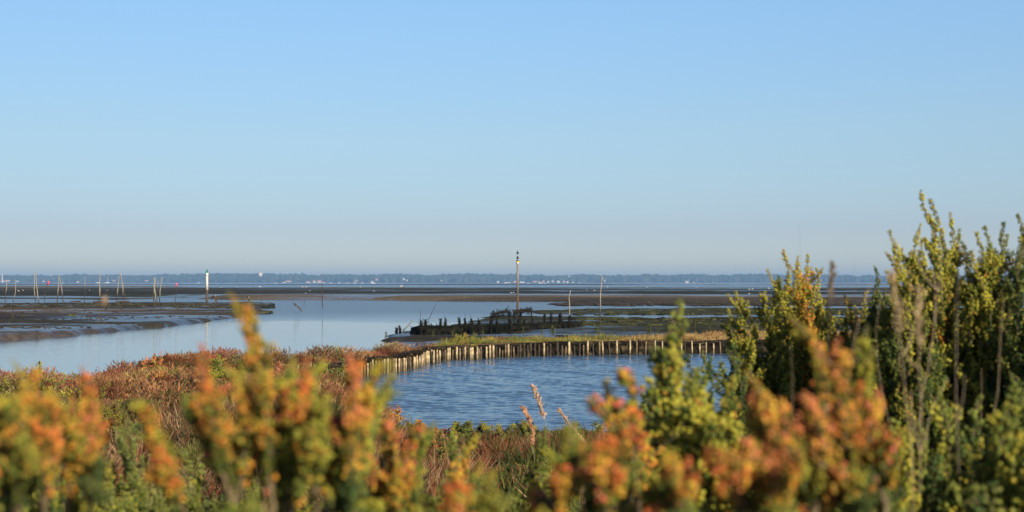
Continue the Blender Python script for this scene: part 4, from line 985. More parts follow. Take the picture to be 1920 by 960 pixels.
# shells
g = Geo(); n_ = 2600
x = rng.uniform(-6, -4, n_ * 3) ; 
bb = np.array(shellp); x = rng.uniform(bb[:, 0].min(), bb[:, 0].max(), n_ * 2); y = rng.uniform(bb[:, 1].min(), bb[:, 1].max(), n_ * 2)
k_ = sdist(shellp, x, y) > -.15; x, y = x[k_], y[k_]; z = terrain(x, y)[0] + .012
blobs(g, np.stack([x, y, z], -1), rng.uniform(.015, .05, (len(x), 3)) * [1, 1, .4], pal([(.62, .58, .5), (.7, .68, .62), (.25, .26, .28), (.15, .15, .17), (.45, .4, .33)], len(x)))
s2 = gp([(520, 960), (560, 900), (640, 890), (660, 920), (620, 980)], 1.3); bb = np.array(s2)
x = rng.uniform(bb[:, 0].min(), bb[:, 0].max(), 1200); y = rng.uniform(bb[:, 1].min(), bb[:, 1].max(), 1200); k_ = sdist(s2, x, y) > 0; x, y = x[k_], y[k_]; z = terrain(x, y)[0] + .012
blobs(g, np.stack([x, y, z], -1), rng.uniform(.012, .035, (len(x), 3)) * [1, 1, .4], pal([(.62, .58, .5), (.7, .68, .62), (.45, .4, .33)], len(x)))
o = g.build('oyster_shells', M_FAR, None, True); tag(o, 'scattered white and grey oyster shells on the bare path at left', 'shells', None, 'stuff')

# ------------------------------------------------------------------ shrubs
PALS = {
    'b': ([(.04, .03, .018), (.11, .055, .03), (.19, .085, .05), (.17, .12, .05)], [(.28, .12, .07), (.12, .12, .04)]),   # leaf colours foot to tip, shade painted into the dark feet; odd leaves
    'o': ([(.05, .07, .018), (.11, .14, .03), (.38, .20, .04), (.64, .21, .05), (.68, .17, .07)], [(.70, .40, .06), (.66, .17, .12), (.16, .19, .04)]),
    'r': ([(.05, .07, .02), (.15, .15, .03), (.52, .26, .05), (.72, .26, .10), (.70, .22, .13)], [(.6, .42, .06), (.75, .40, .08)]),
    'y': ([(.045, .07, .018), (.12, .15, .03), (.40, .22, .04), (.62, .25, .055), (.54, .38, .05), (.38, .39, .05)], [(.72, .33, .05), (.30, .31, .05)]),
    'l': ([(.07, .11, .025), (.20, .22, .035), (.40, .39, .055), (.47, .44, .065)], [(.45, .38, .06), (.12, .18, .04)]),  # yellow green with a sunlit look put into the leaf colour
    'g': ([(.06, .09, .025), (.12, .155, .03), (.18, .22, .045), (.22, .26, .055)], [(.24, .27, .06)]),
    'd': ([(.03, .055, .02), (.05, .085, .028), (.07, .115, .035), (.09, .14, .04)], [(.14, .16, .05)]),  # dark green, also carries painted shade for foliage turned from the sun
    'm': ([(.06, .09, .025), (.17, .19, .035), (.32, .30, .05), (.36, .30, .05)], [(.45, .25, .05), (.10, .15, .04), (.36, .33, .06)]),
    'v': ([(.06, .09, .025), (.11, .145, .04), (.16, .205, .06), (.19, .24, .07)], [(.30, .30, .10)]),
}
def bez(a_, b_, c_, n_=14):
    t = np.linspace(0, 1, n_)[:, None]; return (1 - t) ** 2 * a_ + 2 * t * (1 - t) * b_ + t ** 2 * c_
def leafy(g, C_, dens, L, W, palk, r0=.004, lump=.45, gap=0.0):
    """leaves along a stem polyline C_"""
    seg = np.linalg.norm(np.diff(C_, axis=0), axis=1); s = np.concatenate([[0], np.cumsum(seg)]); tot = s[-1]
    n_ = max(4, int(tot * dens)); u = np.sort(rng.random(n_))
    ph = rng.uniform(0, 6.28); lm = 1 + lump * .35 * np.sin(u * tot / (L * 3.2) * 6.28 / 2 + ph) + lump * .25 * np.sin(u * tot / (L * 1.4) + ph * 3)
    if gap > 0:
        kk = vnoise(u * tot / (L * 2.2) + ph * 7, u * 0, 5) > gap; u, lm = u[kk], lm[kk]; n_ = len(u)
        if n_ < 3: return
    P = np.stack([np.interp(u * tot, s, C_[:, k]) for k in range(3)], -1)
    T = np.stack([np.interp(u * tot, s[:-1] + seg / 2, np.diff(C_, axis=0)[:, k]) for k in range(3)], -1); T /= np.linalg.norm(T, axis=1, keepdims=True) + 1e-9
    rd = rng.normal(size=(n_, 3)); rd -= (rd * T).sum(1)[:, None] * T; rd /= np.linalg.norm(rd, axis=1, keepdims=True) + 1e-9
    spread = (.95 - .75 * u ** 6)
    D_ = T * rng.uniform(.35, .9, (n_, 1)) + rd * spread[:, None]
    taper = (.42 if L < .0085 else .66) + (.58 if L < .0085 else .34) * np.minimum(1, (1 - u) * (3 if L < .0085 else 6))
    cols, odd = PALS[palk]; cols = np.array(cols); odd = np.array(odd)
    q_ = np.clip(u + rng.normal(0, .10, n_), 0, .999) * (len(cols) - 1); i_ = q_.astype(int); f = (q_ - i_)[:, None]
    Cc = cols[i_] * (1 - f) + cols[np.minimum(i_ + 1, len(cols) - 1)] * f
    patch = vnoise(u * tot / (L * 4) + ph * 3, u * 0 + ph, 9) > .72
    om = patch | (rng.random(n_) < .06); Cc[om] = odd[rng.integers(0, len(odd), om.sum())]
    Cc = Cc * rng.uniform(.75, 1.25, (n_, 1))
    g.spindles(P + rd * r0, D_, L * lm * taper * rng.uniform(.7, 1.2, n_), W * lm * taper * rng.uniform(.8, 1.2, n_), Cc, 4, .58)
def side_sprigs(gl, gs, C_, n_, u0, u1, Ls, spread, dens, L, W, palk, r, gap=0, sub=0):
    m = len(C_)
    for _ in range(n_):
        pk0 = palk
        if random.random() < .35: palk = {'l': 'm', 'm': 'g', 'g': 'l', 'd': 'g', 'o': 'y', 'y': 'm', 'r': 'o', 'v': 'g', 'b': 'm'}[palk]
        ls_ = random.uniform(.7, 1.2)
        u = random.uniform(u0, u1); k = int(u * (m - 1)); T = C_[min(k + 1, m - 1)] - C_[k]; T = T / (np.linalg.norm(T) + 1e-9)
        rd = rng.normal(size=3); rd -= rd.dot(T) * T; rd /= np.linalg.norm(rd) + 1e-9
        ln = random.uniform(*Ls) * (1.15 - .6 * u); d = T * .8 + rd * spread; d /= np.linalg.norm(d)
        e_ = C_[k] + d * ln * .55; t_ = C_[k] + d * ln * .7 + np.array([0, 0, ln * .3]) + T * ln * .1
        c2 = bez(C_[k], e_, t_, 7)
        gs.tube(c2, np.linspace(r, r * .4, 7), 4, (.16, .13, .06), False)
        leafy(gl, c2, dens / ls_, L * ls_, W * ls_, palk, r, .5, gap)
        palk = pk0
        if sub: side_sprigs(gl, gs, c2, sub, .25, .85, (Ls[0] * .4, Ls[1] * .5), spread * 1.2, dens, L * .9, W * .9, palk, r * .7, gap)
def shrub(label, D, rootpx, tips, L=.010, W=.0055, dens=520, sides=(8, .3, .95), sl=(.03, .07), fill=0, fillpal='g', fx=None, ybot=1010, group=None, stemc=(.20, .16, .10), spread=.75, leaf_u=.3, sr=.0018, cat='shrub', name='saltmarsh_shrub', gap=0.0, hub=None, fmul=1.0, fdrop=35, sub=0):
    """tips: (px, py, palette[, via px, via py]) photo positions reached at distance D; stems rise from the ground at rootpx"""
    rx = at(rootpx, 900, D)[0]; rz = float(terrain(np.array([rx]), np.array([D]))[0][0]); root = np.array([rx, D, rz])
    e = empty(name, root, label, cat, group); gl, gs = Geo(), Geo()
    tips = list(tips)
    xs_ = np.array([t[0] for t in tips], float); ys_ = np.array([t[1] for t in tips], float); o_ = np.argsort(xs_); xs_, ys_ = xs_[o_], ys_[o_]
    if fill:
        a_, b_ = fx if fx else (xs_.min() - 10, xs_.max() + 10)
        for k in range(int(fill * fmul)):
            px = random.uniform(a_, b_); top = np.interp(px, xs_, ys_) + fdrop
            py = top + (ybot - top) * random.random() ** .8
            tips.append((px, py, random.choice('mgddd') if group == GN and (py - top) > .3 * (ybot - top) and random.random() < .6 else random.choice(fillpal)))  # lower fill shoots go mostly dark green, shade painted into their leaves
    # woody stems rise to a low fork, from which the leafy shoots fan out
    ph_ = ybot + 25 if hub is None else hub
    forks = []
    nf = max(1, min(5, len(tips) // 7 + 1))
    for k in range(nf):
        fx_ = rootpx + (k - (nf - 1) / 2) * (xs_.max() - xs_.min() + 30) / (nf + .5) + random.uniform(-8, 8)
        fk = at(fx_, ph_ + random.uniform(-10, 30), D * random.uniform(.97, 1.03))
        fk[2] = max(fk[2], rz + .1 * (CAMZ - rz)); forks.append((fx_, fk))
        r_ = root + np.array([random.uniform(-.04, .04), random.uniform(-.04, .04), -.03])
        gs.tube(bez(r_, np.array([r_[0] * .5 + fk[0] * .5, r_[1], (r_[2] + fk[2]) / 2]), fk, 8), np.linspace(sr * 2, sr * 1.3, 8), 5, stemc, False)
    for t in tips:
        Dt = D * (1 + random.uniform(-.08, .08)); tip = at(t[0], t[1], Dt)
        vx = t[3] if len(t) > 3 else t[0] * .7 + rootpx * .3
        r_ = min(forks, key=lambda f: abs(f[0] - vx) + (random.uniform(0, 50) if hub else 0))[1]
        if len(t) > 3:
            via = at(t[3], t[4], Dt)
            # a smooth curve through the fork, the via point and the tip
            dv = (tip - r_) * .25
            C_ = np.concatenate([bez(r_, via - dv, via, 10)[:-1], bez(via, via + dv * .6, tip, 10)])
            seg = np.concatenate([[0], np.cumsum(np.linalg.norm(np.diff(C_, axis=0), axis=1))]); u_ = np.linspace(0, seg[-1], 18)
            C_ = np.stack([np.interp(u_, seg, C_[:, k]) for k in range(3)], -1)
            for _ in range(3): C_[1:-1] = (C_[:-2] + 2 * C_[1:-1] + C_[2:]) / 4
        else:
            ln = np.linalg.norm(tip - r_)
            mid = r_ * .5 + tip * .5 + np.array([random.uniform(-.18, .18), random.uniform(-.12, .12), 0]) * ln
            mid[2] = min(mid[2], tip[2] - ln * .08) if tip[2] > r_[2] else mid[2]
            C_ = bez(r_, mid, tip, 18)
        C_[1:-1] += rng.normal(0, .0012 * D, (16, 3)) if len(C_) == 18 else 0
        gs.tube(C_, np.linspace(sr * 1.4, sr * .5, len(C_)), 5, stemc, False)
        k0 = int(len(C_) * leaf_u)
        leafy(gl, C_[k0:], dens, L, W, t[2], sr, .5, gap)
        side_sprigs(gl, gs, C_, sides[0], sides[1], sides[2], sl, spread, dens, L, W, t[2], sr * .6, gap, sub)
    gs.build('stem', M_STEM, e, True); gl.build('foliage', M_LEAF, e, True)
    return e
GN = 'blurred shrubs close to the camera'; GR = 'tall bushes on the right'; GM = 'low bushes in the middle ground'
near = dict(L=.0068, W=.0050, dens=1050, sides=(9, .25, .92), sl=(.015, .05), group=GN, spread=.6, fmul=.32, fdrop=110, hub=950)
nearl = dict(near); nearl.update(leaf_u=.24, hub=955, fmul=1.0, fdrop=60, sides=(10, .4, .93), sl=(.014, .04), stemc=(.20, .155, .09), sr=.0013)
shrub('blurred shrub at the left edge with green tips turning orange', 1.15, 30, [(25, 676, 'y', 62, 760), (72, 738, 'o', 78, 800), (95, 765, 'r', 95, 830), (8, 745, 'y', 25, 820), (-25, 715, 'y', 0, 800), (45, 790, 'm', 50, 850), (0, 800, 'o', 20, 870), (-40, 780, 'o'), (110, 800, 'y', 100, 850), (10, 850, 'm'), (-50, 850, 'r')], fill=5, fillpal='mdy', fx=(-80, 60), **nearl)
shrub('blurred shrub with an orange plume second from the left edge', 1.25, 150, [(152, 692, 'o', 168, 770), (182, 755, 'r', 175, 810), (130, 745, 'o', 150, 810), (200, 790, 'o', 180, 840), (118, 772, 'y', 140, 830), (168, 800, 'y', 160, 850)], fill=2, fillpal='m', fx=(120, 190), **nearl)
shrub('blurred shrub with the long yellow sprig leaning up over the channel', 1.2, 475, [(428, 548, 'y', 478, 668), (378, 645, 'o', 386, 735), (425, 690, 'y', 468, 770), (390, 735, 'y', 410, 810), (352, 765, 'm', 400, 850), (505, 655, 'y', 500, 750), (460, 735, 'o', 470, 810), (375, 800, 'o', 420, 860), (440, 800, 'y', 455, 860)], fill=4, fillpal='mmg', fx=(360, 500), **nearl)
shrub('blurred slim sprig, green above orange, between left shrub and long sprig', 1.2, 350, [(262, 757, 'y', 290, 830), (300, 840, 'o', 312, 900)], fill=1, fillpal='m', fx=(280, 320), **nearl)
shrub('blurred shrub with orange and yellow tips below the reddish slope', 1.25, 565, [(550, 666, 'l', 540, 740), (576, 664, 'o', 566, 740), (592, 690, 'l', 584, 770), (530, 735, 'o', 535, 810), (615, 735, 'l', 595, 810), (490, 775, 'o', 510, 840), (556, 790, 'y', 558, 850), (600, 800, 'o', 585, 860)], fill=4, fillpal='mmg', fx=(500, 640), **nearl)
shrub('blurred shrub with a bright orange tip before the first pond stakes', 1.3, 610, [(654, 660, 'r', 662, 730), (672, 690, 'r', 665, 770), (720, 676, 'y', 690, 750), (748, 735, 'g', 700, 775), (735, 700, 'l', 690, 790), (640, 770, 'o', 635, 830), (700, 790, 'm', 660, 850), (680, 760, 'l', 650, 830), (650, 810, 'y', 630, 870)], fill=5, fillpal='mgl', fx=(600, 720), **nearl)
shrub('blurred low shrub with salmon sprigs under the left end of the pond', 1.6, 700, [(737, 765, 'r'), (800, 800, 'o', 760, 850), (818, 792, 'g'), (760, 840, 'o'), (700, 870, 'r'), (740, 890, 'y')], fill=12, fillpal='lgmo', fx=(680, 830), **near)
shrub('single curved yellow sprig before the brown stems below the pond', 2.2, 860, [(890, 818, 'y', 868, 868), (868, 850, 'y'), (905, 893, 'g'), (850, 900, 'g')], L=.009, W=.007, dens=500, sides=(4, .6, .95), sl=(.02, .04), group=GN, fill=4, fillpal='gg')
shrub('blurred orange and yellow tuft at the bottom edge left of centre', 1.2, 870, [(862, 905, 'o'), (880, 930, 'y'), (840, 935, 'o'), (930, 950, 'm')], fill=6, fillpal='ym', fx=(820, 960), **near)
shrub('blurred shrub with floating orange tips in front of the pond', 1.45, 1180, [(1165, 690, 'o', 1180, 715), (1135, 716, 'r', 1145, 750), (1105, 755, 'o', 1150, 790), (1150, 752, 'o', 1180, 810), (1185, 765, 'o', 1190, 820), (1170, 800, 'y'), (1200, 810, 'o')], fill=0, fillpal='oy', fx=(1130, 1210), L=.0085, W=.0065, dens=560, sides=(5, .75, .97), sl=(.012, .03), group=GN, leaf_u=.7)
shrub('blurred yellow and orange shrub at the bottom centre right', 1.2, 1090, [(1076, 792, 'g', 1072, 850), (1078, 843, 'y', 1060, 900), (1160, 850, 'o', 1130, 910), (1125, 865, 'o'), (1045, 880, 'o'), (1185, 870, 'm'), (1000, 925, 'o')], fill=16, fillpal='yolm', fx=(990, 1220), **near)
shrub('tall thin yellow green sprig rising over the pond stakes', 2.1, 1290, [(1275, 566, 'g', 1252, 680), (1256, 640, 'l', 1262, 740), (1228, 725, 'l'), (1306, 702, 'g'), (1240, 700, 'l'), (1285, 730, 'l'), (1355, 752, 'l'), (1325, 775, 'l'), (1215, 790, 'g')], fill=36, fillpal='lllgy', fx=(1200, 1390), L=.011, W=.008, dens=470, sides=(11, .4, .97), sl=(.03, .075), group=GN, ybot=960)
shrub('dark green bush standing in shade against the pond water', 3.6, 1330, [(1225, 668, 'd', 1240, 750), (1222, 722, 'd'), (1290, 665, 'd'), (1332, 672, 'd'), (1362, 655, 'd'), (1182, 757, 'd', 1230, 830), (1262, 740, 'd'), (1390, 680, 'd'), (1310, 720, 'd'), (1345, 700, 'd')], fill=60, fillpal='ddg', fx=(1190, 1440), L=.013, W=.008, dens=330, sides=(8, .35, .95), sl=(.05, .13), group=GR, ybot=960)  # shade of the neighbouring bushes is put into the dark leaf palette
far = dict(L=.0115, W=.0075, dens=600, sides=(13, .15, .86), sl=(.06, .16), group=GR, spread=.68, sub=3, fmul=.7, sr=.003)
shrub('green yellow bush left of the others with airy tips above the bay', 5.0, 1480, [(1363, 553, 'l', 1400, 640), (1378, 545, 'l', 1400, 620), (1440, 507, 'l', 1470, 590), (1468, 469, 'y', 1500, 560), (1497, 480, 'y', 1500, 560), (1516, 478, 'y', 1510, 560), (1478, 495, 'l'), (1532, 504, 'l', 1530, 590), (1425, 548, 'l'), (1434, 548, 'l'), (1455, 570, 'l'), (1405, 590, 'l'), (1480, 545, 'l'), (1460, 520, 'd'), (1490, 510, 'y'), (1365, 580, 'l'), (1536, 550, 'l')], fill=70, fillpal='lllmd', fx=(1370, 1590), ybot=860, **far)
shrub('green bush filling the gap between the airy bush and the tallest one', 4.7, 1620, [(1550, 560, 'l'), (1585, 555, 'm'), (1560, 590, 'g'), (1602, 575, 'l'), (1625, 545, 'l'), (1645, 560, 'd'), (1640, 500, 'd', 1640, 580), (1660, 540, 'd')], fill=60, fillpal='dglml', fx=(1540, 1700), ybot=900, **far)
shrub('bush with one lit leaning sprig and reddish leaves left of the tallest', 4.2, 1710, [(1667, 434, 'l', 1695, 520), (1690, 465, 'm'), (1664, 474, 'm', 1690, 560), (1712, 474, 'l', 1722, 540), (1648, 560, 'l'), (1700, 540, 'd'), (1725, 510, 'd')], fill=45, fillpal='lmdd', fx=(1640, 1760), ybot=900, **far)
shrub('tallest bush on the right with the highest leaning sprig', 4.3, 1800, [(1726, 358, 'l', 1760, 460), (1782, 398, 'l', 1790, 480), (1743, 372, 'l', 1770, 460), (1735, 402, 'l', 1765, 470), (1765, 440, 'd'), (1800, 430, 'g'), (1822, 470, 'l'), (1725, 468, 'd'), (1742, 455, 'd'), (1715, 482, 'g'), (1806, 455, 'l'), (1832, 495, 'l')], fill=110, fillpal='lllgdmmy', fx=(1710, 1860), ybot=930, **far)
shrub('bush right of the tallest one with two thin pointed tips', 4.3, 1860, [(1846, 426, 'g', 1850, 500), (1832, 437, 'l', 1840, 500), (1882, 417, 'g', 1875, 490), (1889, 440, 'g'), (1868, 470, 'd'), (1895, 485, 'o'), (1858, 460, 'm')], fill=80, fillpal='llymgd', fx=(1820, 1915), ybot=930, **far)
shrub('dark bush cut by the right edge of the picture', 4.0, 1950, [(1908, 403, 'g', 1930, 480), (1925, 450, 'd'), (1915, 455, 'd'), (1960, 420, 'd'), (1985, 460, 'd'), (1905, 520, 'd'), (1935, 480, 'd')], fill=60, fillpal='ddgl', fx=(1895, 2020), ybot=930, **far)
shrub('orange blurred shrub reaching up across the right bushes', 1.3, 1560, [(1478, 592, 'y', 1545, 690), (1530, 640, 'r', 1575, 740), (1402, 698, 'r', 1440, 760), (1432, 735, 'o'), (1500, 745, 'r', 1540, 820), (1560, 700, 'r'), (1590, 725, 'r', 1600, 800), (1600, 770, 'o'), (1645, 745, 'r', 1630, 820), (1475, 790, 'r'), (1660, 800, 'o'), (1540, 770, 'r')], fill=34, fillpal='rromy', fx=(1400, 1680), ybot=960, **near)
shrub('blurred orange green shrub along the bottom edge right of centre', 1.15, 1380, [(1345, 870, 'o'), (1420, 835, 'r'), (1500, 855, 'o'), (1300, 885, 'o'), (1260, 900, 'y'), (1380, 855, 'o'), (1460, 870, 'r'), (1230, 930, 'm')], fill=32, fillpal='romlm', fx=(1210, 1530), **near)
shrub('blurred olive sprig standing among the dry stalks on the right', 1.5, 1630, [(1625, 612, 'l', 1622, 720), (1640, 650, 'm'), (1610, 650, 'l')], fill=3, fillpal='lm', fx=(1600, 1650), **near)
shrub('green leafy shrub low at the right under the tallest bush', 2.4, 1790, [(1720, 790, 'g'), (1760, 740, 'g'), (1800, 770, 'l'), (1840, 740, 'g'), (1700, 830, 'l'), (1870, 790, 'g'), (1680, 800, 'm')], fill=40, fillpal='gllmmd', fx=(1650, 1880), L=.011, W=.008, dens=420, sides=(9, .4, .96), sl=(.03, .08), group=GN)
shrub('dark green shrub in the bottom right corner', 1.9, 1900, [(1880, 780, 'g'), (1920, 760, 'g'), (1850, 850, 'g'), (1950, 750, 'd'), (1900, 820, 'l')], fill=34, fillpal='ggdl', fx=(1830, 1980), L=.011, W=.008, dens=420, sides=(9, .4, .96), sl=(.03, .08), group=GN)
# green understorey behind the blurred orange tips
under = dict(L=.009, W=.0052, dens=560, sides=(10, .25, .92), sl=(.03, .07), spread=.35, group='green undergrowth along the bottom edge')
for lab, D_, rp, tp, fp, fx_ in [
    ('dark olive undergrowth shrub in the bottom left corner', 2.6, 30, [(0, 820, 'm'), (60, 835, 'y'), (100, 860, 'g')], 'mmdg', (-80, 140)),
    ('grey green feathery shrub right of the left corner shrub', 3.2, 230, [(190, 815, 'v'), (215, 800, 'v'), (240, 785, 'v'), (265, 800, 'v'), (180, 850, 'v'), (290, 830, 'v')], 'vvvg', (160, 320)),
    ('dark green shrub below the shell path', 3.2, 400, [(340, 840, 'g'), (380, 850, 'g'), (420, 830, 'd'), (460, 850, 'd'), (320, 870, 'g')], 'dggv', (300, 490)),
    ('green shrub under the bright orange tip left of the pond', 2.9, 590, [(540, 880, 'g'), (600, 870, 'g'), (640, 850, 'l'), (680, 830, 'g')], 'gglm', (500, 720)),
    ('green upright sprigs below the middle of the pond edge', 2.6, 760, [(700, 850, 'g'), (780, 860, 'g'), (735, 830, 'g'), (830, 900, 'v')], 'ggvd', (680, 860)),
    ('bluish green sprigs beside the curved yellow sprig', 2.8, 930, [(850, 820, 'g'), (905, 890, 'g'), (930, 905, 'v'), (960, 930, 'g'), (860, 845, 'g')], 'gvg', (850, 1000)),
    ('green shrub under the reed plumes', 3.4, 1020, [(1010, 815, 'g'), (1025, 800, 'g'), (995, 870, 'g'), (1050, 870, 'd')], 'ggd', (985, 1080)),
    ('dark green undergrowth below the floating orange tips', 2.3, 1180, [(1120, 880, 'g'), (1170, 850, 'd'), (1210, 840, 'g')], 'dgd', (1100, 1250)),
    ('dark olive undergrowth shrub below the orange shrub on the right', 1.9, 1520, [(1420, 850, 'm'), (1500, 830, 'd'), (1580, 850, 'g'), (1650, 860, 'g')], 'mdgl', (1400, 1700)),
    ('green undergrowth shrub below the slim left sprig', 2.7, 200, [(150, 860, 'g'), (200, 880, 'm'), (260, 900, 'g')], 'gmv', (120, 320))]:
    shrub(lab, D_, rp, tp, fill=52, fillpal=fp.replace('m', 'g'), fx=fx_, **under)

# bushes in the middle ground, sharp
mid_ = dict(L=.03, W=.013, dens=130, sides=(7, .15, .95), sl=(.06, .14), sr=.004, leaf_u=.1)
for lab, D_, rp, tp, fp, fx_, yb in [
    ('olive green bush at the left above the orange plume', 13, 90, [(50, 690, 'l'), (75, 676, 'l'), (100, 690, 'm'), (120, 700, 'l'), (20, 700, 'm')], 'lgm', (0, 140), 800),
    ('dark green low bush on the pond edge left of the reeds', 22.5, 880, [(855, 812, 'l'), (880, 800, 'l'), (905, 797, 'l'), (925, 803, 'l')], 'gdd', (845, 935), 850),
    ('dark green low bush on the pond edge by the reeds', 22, 960, [(935, 800, 'l'), (955, 797, 'l'), (980, 798, 'm'), (1000, 802, 'l')], 'gdd', (930, 1010), 850),
    ('reddish leafed low bush on the pond edge at the left', 21.5, 760, [(735, 775, 'r'), (745, 760, 'r'), (780, 790, 'r'), (800, 800, 'o'), (820, 808, 'r'), (720, 790, 'm')], 'rmm', (715, 835), 850),
    ('olive low bush on the pond edge right of the reeds', 21, 1090, [(1060, 805, 'm'), (1085, 795, 'm'), (1110, 797, 'm'), (1130, 800, 'l')], 'dmm', (1040, 1150), 860),
    ('bright green low bush in the red glasswort', 31, 410, [(395, 672, 'l'), (410, 666, 'l'), (425, 672, 'l')], 'lly', (390, 435), 700),
    ('small green bush by the first pond stakes', 34, 645, [(620, 674, 'l'), (640, 671, 'v'), (660, 675, 'l')], 'vl', (615, 665), 690),
    ('bright yellow green grass bush on the far pond bank', 52, 865, [(855, 632, 'l'), (865, 628, 'y'), (875, 631, 'l'), (885, 636, 'l')], 'yl', (850, 890), 648),
    ('red topped bush against the channel on the left slope', 30, 290, [(280, 672, 'r'), (290, 664, 'r'), (300, 672, 'r')], 'rr', (270, 310), 710)]:
    k2 = dict(mid_); 
    if D_ > 25: k2.update(L=.05, W=.02, dens=70)
    shrub(lab, D_, rp, tp, fill=46, fillpal=fp, fx=fx_, ybot=yb, group=GM, cat='bush', **k2)

for lab, D_, rp, tp, fp, fx_, yb in [
    ('dark russet bush on the left slope beside the shell path', 19, 300, [(270, 742, 'b'), (300, 730, 'b'), (330, 735, 'b'), (350, 748, 'b')], 'bb', (255, 365), 800),
    ('russet and olive bush left of the shell path', 17, 225, [(195, 760, 'b'), (225, 748, 'm'), (255, 755, 'b')], 'bmg', (180, 270), 830),
    ('dark russet bush on the crest above the shell path', 27, 360, [(330, 698, 'b'), (360, 692, 'b'), (390, 697, 'b')], 'bb', (320, 400), 735),
    ('olive and russet bush at the far left over the channel', 17, 175, [(150, 715, 'm'), (175, 706, 'b'), (205, 712, 'm')], 'mbg', (140, 215), 790),
    ('green bush between the long yellow sprig and the shell path', 15, 450, [(430, 790, 'g'), (455, 780, 'l'), (480, 790, 'g')], 'gdl', (420, 495), 870),
    ('dark russet bush behind the bright orange tip', 22, 590, [(560, 770, 'b'), (590, 760, 'b'), (620, 765, 'b')], 'bb', (545, 640), 820),
    ('dark olive bush under the curved yellow sprig', 15, 850, [(815, 845, 'd'), (850, 835, 'm'), (885, 842, 'd')], 'ddb', (800, 900), 920),
    ('dark russet bush below the reed plumes', 15.5, 960, [(925, 850, 'b'), (960, 840, 'b'), (995, 848, 'b')], 'bbd', (910, 1010), 920),
    ('dark green bush on the pond edge hidden behind the floating orange tips', 21, 1165, [(1130, 800, 'd'), (1160, 795, 'l'), (1195, 798, 'd')], 'dd', (1120, 1215), 860),
    ('russet bush at the foot of the reeds, right side', 15, 1085, [(1055, 840, 'b'), (1085, 832, 'm'), (1110, 840, 'b')], 'bbm', (1045, 1125), 915)]:
    shrub(lab, D_, rp, tp, fill=60, fillpal=fp, fx=fx_, ybot=yb, group=GM, cat='bush', L=.028, W=.010, dens=170, sides=(8, .15, .95), sl=(.05, .11), sr=.003, leaf_u=.1)

# ------------------------------------------------------------------ dry stalks and reed plumes
def stalk(label, D, pts, r, col=(.33, .26, .18), plume=None, branches=0, group='dry bare stalks'):
    P = [at(a_, b_, D + .02 * i) for i, (a_, b_) in enumerate(pts)]
    rx = P[0][0]; rz = float(terrain(np.array([rx]), np.array([D]))[0][0])
    P = [np.array([rx + .01, D, rz - .03])] + P; P = np.array(P)
    seg = np.concatenate([[0], np.cumsum(np.linalg.norm(np.diff(P, axis=0), axis=1))]); u = np.linspace(0, seg[-1], 26)
    C_ = np.stack([np.interp(u, seg, P[:, k]) for k in range(3)], -1)
    C_[1:-1] = (C_[:-2] + C_[1:-1] * 2 + C_[2:]) / 4
    e = empty('dry_stalk', (rx, D, rz), label, 'stalk', group)
    r *= .5; C_[2:, :] += np.cumsum(rng.normal(0, .0009, (24, 3)), 0) * D * [1, .3, .2]; g = Geo(); g.tube(C_, np.linspace(r, r * .15, 26), 6, col, True, .15)
    for _ in range(branches):
        k = random.randint(10, 23); d = rng.normal(0, 1, 3) * [.5, .3, .1] + [0, 0, 1]; d /= np.linalg.norm(d); ln = random.uniform(.04, .14) * D / 3
        g.tube(bez(C_[k], C_[k] + d * ln * .6 * [1.6, 1, .6], C_[k] + d * ln, 6), np.linspace(r * .5, r * .25, 6), 4, col, False)
    g.build('stem', M_STEM, e, True)
    if plume:
        c_, n_, L, W = plume[:4]
        g = Geo(); m = int(n_); uu = rng.random(m); pk = min(20, plume[4] * D / F / (seg[-1] / 25)) if len(plume) > 4 else 4; k = 25 - uu * pk; Pp = np.stack([np.interp(k, np.arange(26), C_[:, q_]) for q_ in range(3)], -1)
        T = C_[-1] - C_[-6]; T /= np.linalg.norm(T)
        d = T + rng.normal(0, .3, (m, 3)); lump = .6 + .6 * np.abs(np.sin(uu * 12))
        g.spindles(Pp + rng.normal(0, L * .12, (m, 3)), d, L * lump * rng.uniform(.5, 1.1, m), W, np.asarray(c_) * rng.uniform(.7, 1.3, (m, 1)), 3)
        g.build('seed_head', M_COVER, e)
reedg = 'reed plumes at the pond edge'
stalk('upright reed with a pale feathery plume over the pond', 9, [(1032, 860), (1029, 790), (1022, 755), (1014, 724)], .006, (.30, .27, .13), ((.50, .36, .27), 260, .035, .009, 62), 0, reedg)
stalk('reed with a rust orange plume leaning left', 9, [(1012, 840), (1008, 815), (997, 790), (985, 764)], .006, (.30, .27, .13), ((.50, .27, .15), 260, .035, .009, 75), 0, reedg)
stalk('reed with a bent thin plume leaning left over the others', 9, [(1112, 840), (1100, 826), (1084, 800), (1072, 780), (1060, 767)], .006, (.38, .27, .18), ((.50, .34, .24), 200, .025, .007, 75), 0, reedg)
stalk('short thin reed with a slight curve between the plumes', 9, [(1050, 840), (1045, 800), (1057, 770)], .004, (.14, .12, .07), None, 0, reedg)
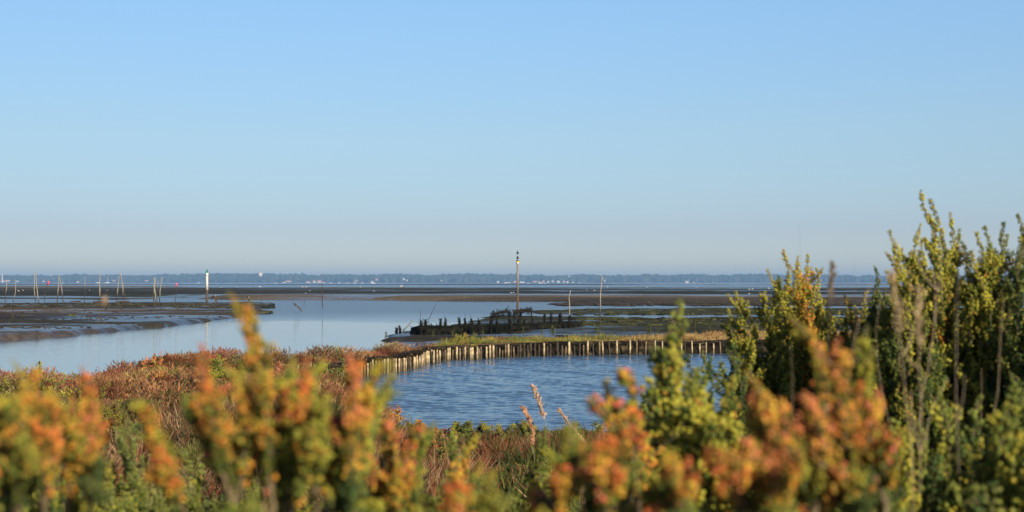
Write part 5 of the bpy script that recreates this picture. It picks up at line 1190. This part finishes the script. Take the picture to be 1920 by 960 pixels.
for lab, D_, pts, r, c_, pl_, br in [
    ('tall dry stalk crossing the tallest bush on the right', 2.4, [(1735, 830), (1770, 640), (1785, 530), (1800, 415)], .0042, (.34, .27, .19), None, 4),
    ('thin blurred dry stalk tip beside the tallest sprig', 2.0, [(1795, 560), (1810, 470), (1826, 410)], .0022, (.42, .34, .27), None, 2),
    ('dry forked stalk low before the tallest bush', 2.4, [(1735, 800), (1750, 770), (1782, 705)], .004, (.42, .34, .22), None, 1),
    ('long dry stalk near the right edge', 2.4, [(1838, 890), (1862, 800), (1874, 700), (1872, 620), (1882, 560)], .0042, (.36, .29, .19), None, 3),
    ('pale straight stalk left of the long right edge stalk', 3.0, [(1840, 860), (1842, 760), (1840, 690)], .0035, (.40, .30, .19), None, 1),
    ('fuzzy brown dry plant with a soft plume, left one', 1.9, [(1700, 820), (1680, 700), (1690, 600), (1668, 520)], .0035, (.46, .35, .22), ((.42, .32, .19), 110, .016, .002, 120), 7),
    ('fuzzy brown dry plant with a soft plume, right one', 1.9, [(1712, 820), (1720, 700), (1700, 600), (1712, 540)], .0035, (.46, .35, .22), ((.42, .32, .19), 110, .016, .002, 120), 7),
    ('thin dry stalk leaning right toward the reddish leaves', 1.8, [(1612, 760), (1630, 620), (1655, 545), (1665, 525)], .0032, (.42, .32, .24), None, 3),
    ('pair of leaning pale stems behind the fuzzy plants', 2.6, [(1690, 830), (1665, 720), (1650, 640), (1660, 560)], .0035, (.33, .27, .18), None, 2),
    ('blurred dark stalk tip standing above the airy bush', 2.2, [(1552, 700), (1560, 560), (1568, 498)], .0035, (.15, .12, .09), ((.16, .13, .1), 90, .012, .005, 70), 0),
    ('faint thin stalk right of the blurred dark one', 2.0, [(1590, 700), (1588, 580), (1591, 495)], .0018, (.2, .16, .13), None, 0),
    ('hair thin twig rising highest above the airy bush', 5.0, [(1503, 520), (1502, 460), (1501, 425)], .0022, (.1, .08, .06), None, 0),
    ('thick blurred woody stem below the airy bush', 2.0, [(1482, 900), (1480, 760), (1484, 690), (1478, 640)], .004, (.20, .16, .11), None, 2),
    ('thin brown stalk with a drooping dry head over the channel', 1.7, [(150, 900), (152, 720), (160, 640), (173, 578), (192, 560)], .0016, (.36, .28, .19), ((.32, .22, .14), 16, .008, .0025, 14), 3),
    ('pale curved dry stem left of the drooping head', 1.8, [(128, 800), (126, 700), (134, 655)], .0012, (.42, .36, .28), None, 1),
    ('pale curved dry stem right of the drooping head', 1.8, [(160, 800), (172, 690), (181, 645)], .0012, (.42, .36, .28), None, 1),
    ('blurred woody stem rising below the long yellow sprig', 1.25, [(540, 960), (520, 880), (508, 790)], .0028, (.36, .28, .16), None, 0),
    ('blurred woody stem below the orange plume on the left', 1.3, [(150, 980), (150, 900), (148, 820)], .0028, (.26, .22, .15), None, 0),
    ('curved blurred stem below the floating orange tips', 1.5, [(1160, 960), (1175, 880), (1215, 830), (1260, 810)], .0022, (.36, .32, .2), None, 0),
    ('thin pinkish grass stem in front of the pond', 3.5, [(1206, 800), (1207, 740), (1206, 680)], .0012, (.5, .4, .36), None, 0),
    ('blurred pale stem below the bright orange tip', 1.3, [(590, 980), (570, 900), (560, 840)], .0025, (.38, .3, .2), None, 0)]:
    stalk(lab, D_, pts, r, c_, pl_, br)

# ------------------------------------------------------------------ air
hm = bpy.data.materials.new('haze'); hm.use_nodes = True; n = hm.node_tree; n.nodes.clear()
ho = n.nodes.new('ShaderNodeOutputMaterial'); pv = n.nodes.new('ShaderNodeVolumePrincipled')
pv.inputs['Color'].default_value = (0.33, 0.60, 1.0, 1); pv.inputs['Density'].default_value = 1.5e-4; pv.inputs['Anisotropy'].default_value = 0.0
n.links.new(pv.outputs[0], ho.inputs['Volume'])
g = Geo(); g.box((0, 4400, 27), (36000, 9200, 60)); hz = g.build('haze', hm); tag(hz, kind='stuff')
